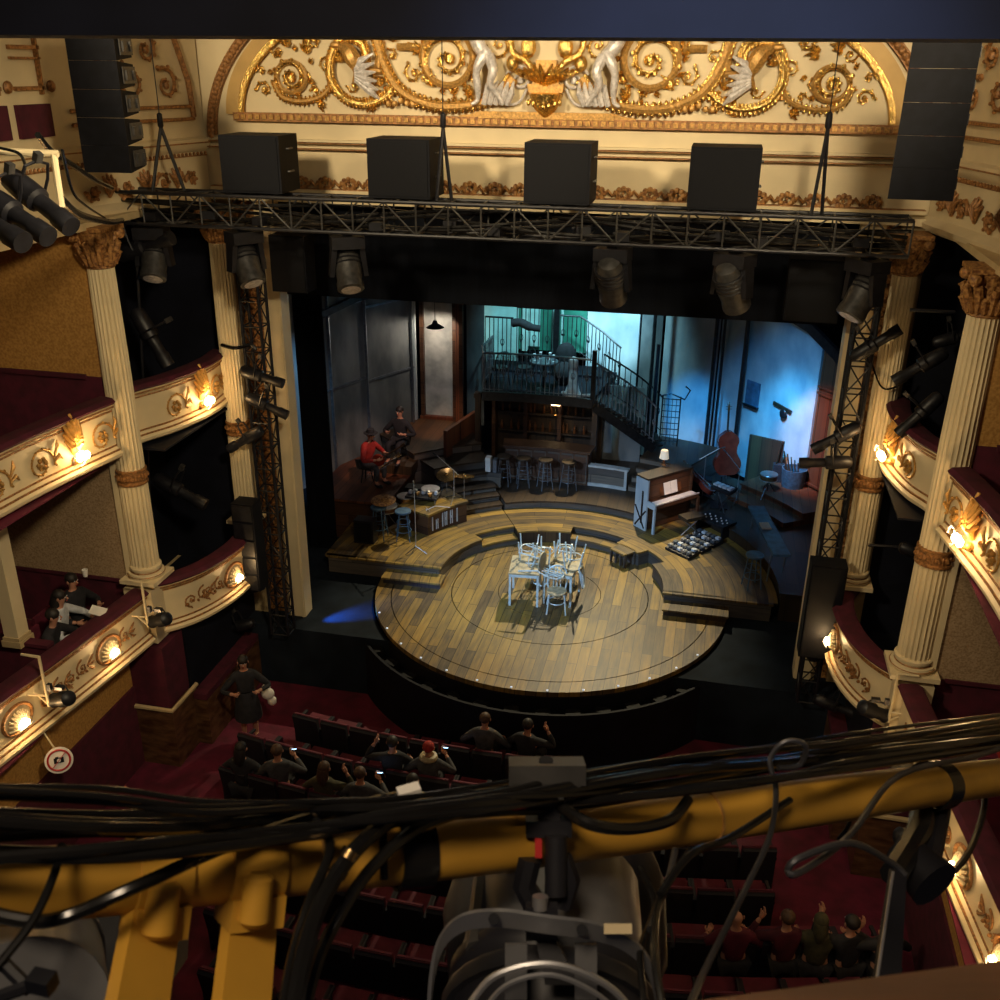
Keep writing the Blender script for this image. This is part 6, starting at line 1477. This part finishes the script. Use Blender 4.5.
# hook clamp with the big lamp
d = dp(545)-.045; c = pp(545,778,d)
t = empty('hook_clamp',c,'dark grey hook clamp holding the big lamp on the yellow pipe','clamp')
def cbox(mb, x0,y0,x1,y1,d0,th):      # block facing the viewer, th deep, from two corners
    A,B,C_,D_ = pp(x0,y0,d0),pp(x1,y0,d0),pp(x1,y1,d0),pp(x0,y1,d0); k = cF*th
    return mb.hexa([A,B,C_,D_],[A+k,B+k,C_+k,D_+k])
mb = MB(); cbox(mb,509,766,586,786,d,.03); mb.build('top_jaw','gear_grey',t,world=True)
mb = MB(); A = [pp(512,784,d),pp(583,784,d),pp(562,806,d),pp(537,806,d)]; mb.hexa(A,[q+cF*.026 for q in A]); mb.build('jaw_web','gear_grey',t,world=True)
MB().lathe([(.001,.002),(.006,.002),(.006,-.002),(.001,-.002)],10,T(pp(546,762,d+.012))).build('screw_hole','gear_black',t,world=True)
mb = MB(); cbox(mb,538,804,560,835,d+.003,.018); cbox(mb,526,822,572,838,d-.004,.02); mb.build('spigot','gear_black',t,world=True)
mb = MB(); cbox(mb,535,840,542,858,d-.008,.004); mb.build('red_mark','red_paint',t,world=True)
mb = MB().tube([pp(556,835,d-.006),pp(556,895,d-.012)],.009,10).tube([pp(530,858,d),pp(524,885,d),pp(535,905,d)],.010,8).tube([pp(560,858,d),pp(568,880,d),pp(560,905,d)],.010,8); mb.build('drop_arm','gear_black',t,world=True)
mb = MB(); cbox(mb,526,908,558,941,d-.045,.012); A = [pp(536,941,d-.040),pp(556,941,d-.040),pp(580,985,d-.05),pp(545,985,d-.05)]; mb.hexa(A,[q+cF*.006 for q in A]); mb.build('clamp_block','gear_black',t,world=True)
mb = MB().tube([pp(540,896,d-.042),pp(540,909,d-.042)],.006,10); mb.build('bolt','alu',t,world=True)
# the lamp
L = empty('fresnel_lamp',pp(560,980,.80),'large grey stage lamp hanging in a curved perforated yoke, bottom centre','stage light')
dd = .76
yk = [pp(428,1040,dd+.01),pp(431,985,dd),pp(440,945,dd-.01),pp(462,923,dd-.02),(pp(500,918,dd-.03)),pp(545,924,dd-.035),pp(590,930,dd-.03),pp(625,942,dd-.02),pp(648,965,dd-.01),pp(658,1000,dd),pp(662,1040,dd+.01)]
mb = MB(); strip(mb,sm(yk,5),.0170,.003,cU*.9-cF*.45+V((0,0,0)))
mb.build('yoke','alu',L,world=True)
for x,y in ((494,919),(582,930)): MB().tube([pp(x,y,dd-.040),pp(x,y,dd-.030)],.0042,12).build('yoke_hole','box_black',L,world=True)
mb = MB(); cbox(mb,604,924,632,934,dd-.036,.001); mb.build('label_sticker','cream',L,world=True)
A = pp(556,860,.98); B = pp(548,1120,.78)
ax = (B-A).normalized(); 
def lat(prof, m, name, par=L, n=28): 
    q = ax.to_track_quat('Z','Y').to_matrix().to_4x4(); return MB().lathe(prof,n,T(A)@q).build(name,m,par,world=True)
lat([(.03,-.02),(.062,.0),(.080,.03),(.082,.10),(.086,.12)],'lamp_grey','lamp_house')
lat([(.088,.12),(.092,.125),(.092,.14),(.088,.145),(.088,.32)],'gear_black','lens_tube')
lat([(.094,.15),(.096,.155),(.094,.165)],'alu_dark','clamp_ring')
for x,y in ((485,880),(610,870)): MB().tube([pp(x,y,.92),pp(x-8,y+70,.84)],.010,8).build('side_fin','gear_grey',L,world=True)
for x in (505,575):
    mb = MB(); cbox(mb,x,945,x+22,1000,.745,.004); mb.build('slotted_bracket','lamp_grey',L,world=True)
mb = MB().tube(sm([pp(465,1012,.72),pp(495,976,.72),pp(550,964,.72),pp(605,984,.72),pp(640,1020,.72)],6),.0028,7).tube(sm([pp(478,1020,.715),pp(505,986,.715),pp(552,975,.715),pp(600,996,.715),pp(625,1025,.715)],6),.002,6); mb.build('front_ring','alu',L,world=True)
# dark conical shade behind (second lamp)
t = empty('round_floodlight',pp(500,920,1.05),'grey rounded flood lamp behind the big lamp yoke','stage light')
qa,qb = pp(505,870,1.10),pp(520,990,.98); q = (qb-qa).normalized().to_track_quat('Z','Y').to_matrix().to_4x4()
MB().lathe([(.02,-.02),(.055,.0),(.072,.05),(.070,.12),(.05,.16),(.01,.17)],24,T(qa)@q).build('shell','gear_grey',t,world=True)
t = empty('round_floodlight',pp(600,900,1.15),'dark grey rounded flood lamp right behind the hook clamp','stage light')
qa,qb = pp(600,850,1.18),pp(600,1010,1.02); q = (qb-qa).normalized().to_track_quat('Z','Y').to_matrix().to_4x4()
MB().lathe([(.02,-.02),(.06,.0),(.075,.05),(.072,.14),(.05,.19),(.01,.2)],24,T(qa)@q).build('shell','gear_black',t,world=True)
# lower left lamp
t = empty('round_floodlight',pp(35,990,.62),'grey round lamp cut by the lower left corner of the view','stage light')
qa,qb = pp(30,950,.75),pp(25,1030,.60); q = (qb-qa).normalized().to_track_quat('Z','Y').to_matrix().to_4x4()
MB().lathe([(.02,-.01),(.045,.0),(.05,.03),(.052,.03),(.052,.04),(.05,.04),(.05,.15)],26,T(qa)@q).build('shell','lamp_grey',t,world=True)
mb = MB().tube([pp(-10,1000,.56),pp(30,985,.56),pp(55,985,.56)],.004,7).tube([pp(0,960,.57),pp(30,990,.56)],.004,7).box(tuple(pp(42,982,.558)),(.014,.01,.01)); mb.build('lever','gear_black',t,world=True)
mb = MB(); A_ = [pp(-40,925,.9),pp(128,905,.9),pp(118,1060,.9),pp(-40,1060,.9)]; mb.hexa(A_,[q_+cF*.2 for q_ in A_]); tag(mb.build('lamp_housing','gear_grey'),'dark grey lamp housing behind the left yellow strut','stage light')
# cable-hung dark fixture at right
t = empty('hanging_lamp',pp(915,880,1.1),'dark blurred lamp hanging under the right end of the pipe','stage light')
MB().tube([pp(900,850,1.12),pp(935,885,1.08)],[.022,.03],14).build('housing','gear_black',t,world=True)
MB().tube([pp(895,850,1.11),pp(915,858,1.10)],[.018,.014],12).build('reflector','gear_grey',t,world=True)
MB().tube([pp(945,785,1.25),pp(930,860,1.1)],.012,8).build('hanger','gear_black',t,world=True)
t = empty('tripod_pole',pp(897,930,.95),'flat dark pole standing behind the wooden rail at right','pole')
mb = MB(); A_ = [pp(893,872,.98),pp(907,874,.98),pp(900,1000,.88),pp(874,1000,.88)]; mb.hexa(A_,[q_+cF*.01 for q_ in A_]); mb.build('blade','gear_black',t,world=True)
MB().tube([pp(893,872,.979),pp(874,1000,.879)],.0016,6).build('edge','alu',t,world=True)
# wooden rail in the lower right corner
A_ = [pp(640,1008,.47),pp(1080,950,.47),pp(1080,1150,.47),pp(640,1150,.47)]
mb = MB().hexa(A_,[q_-cF*.06 for q_ in A_]); tag(mb.build('wooden_rail','wood_rail'),'blurred brown wooden rail in the lower right corner','rail')
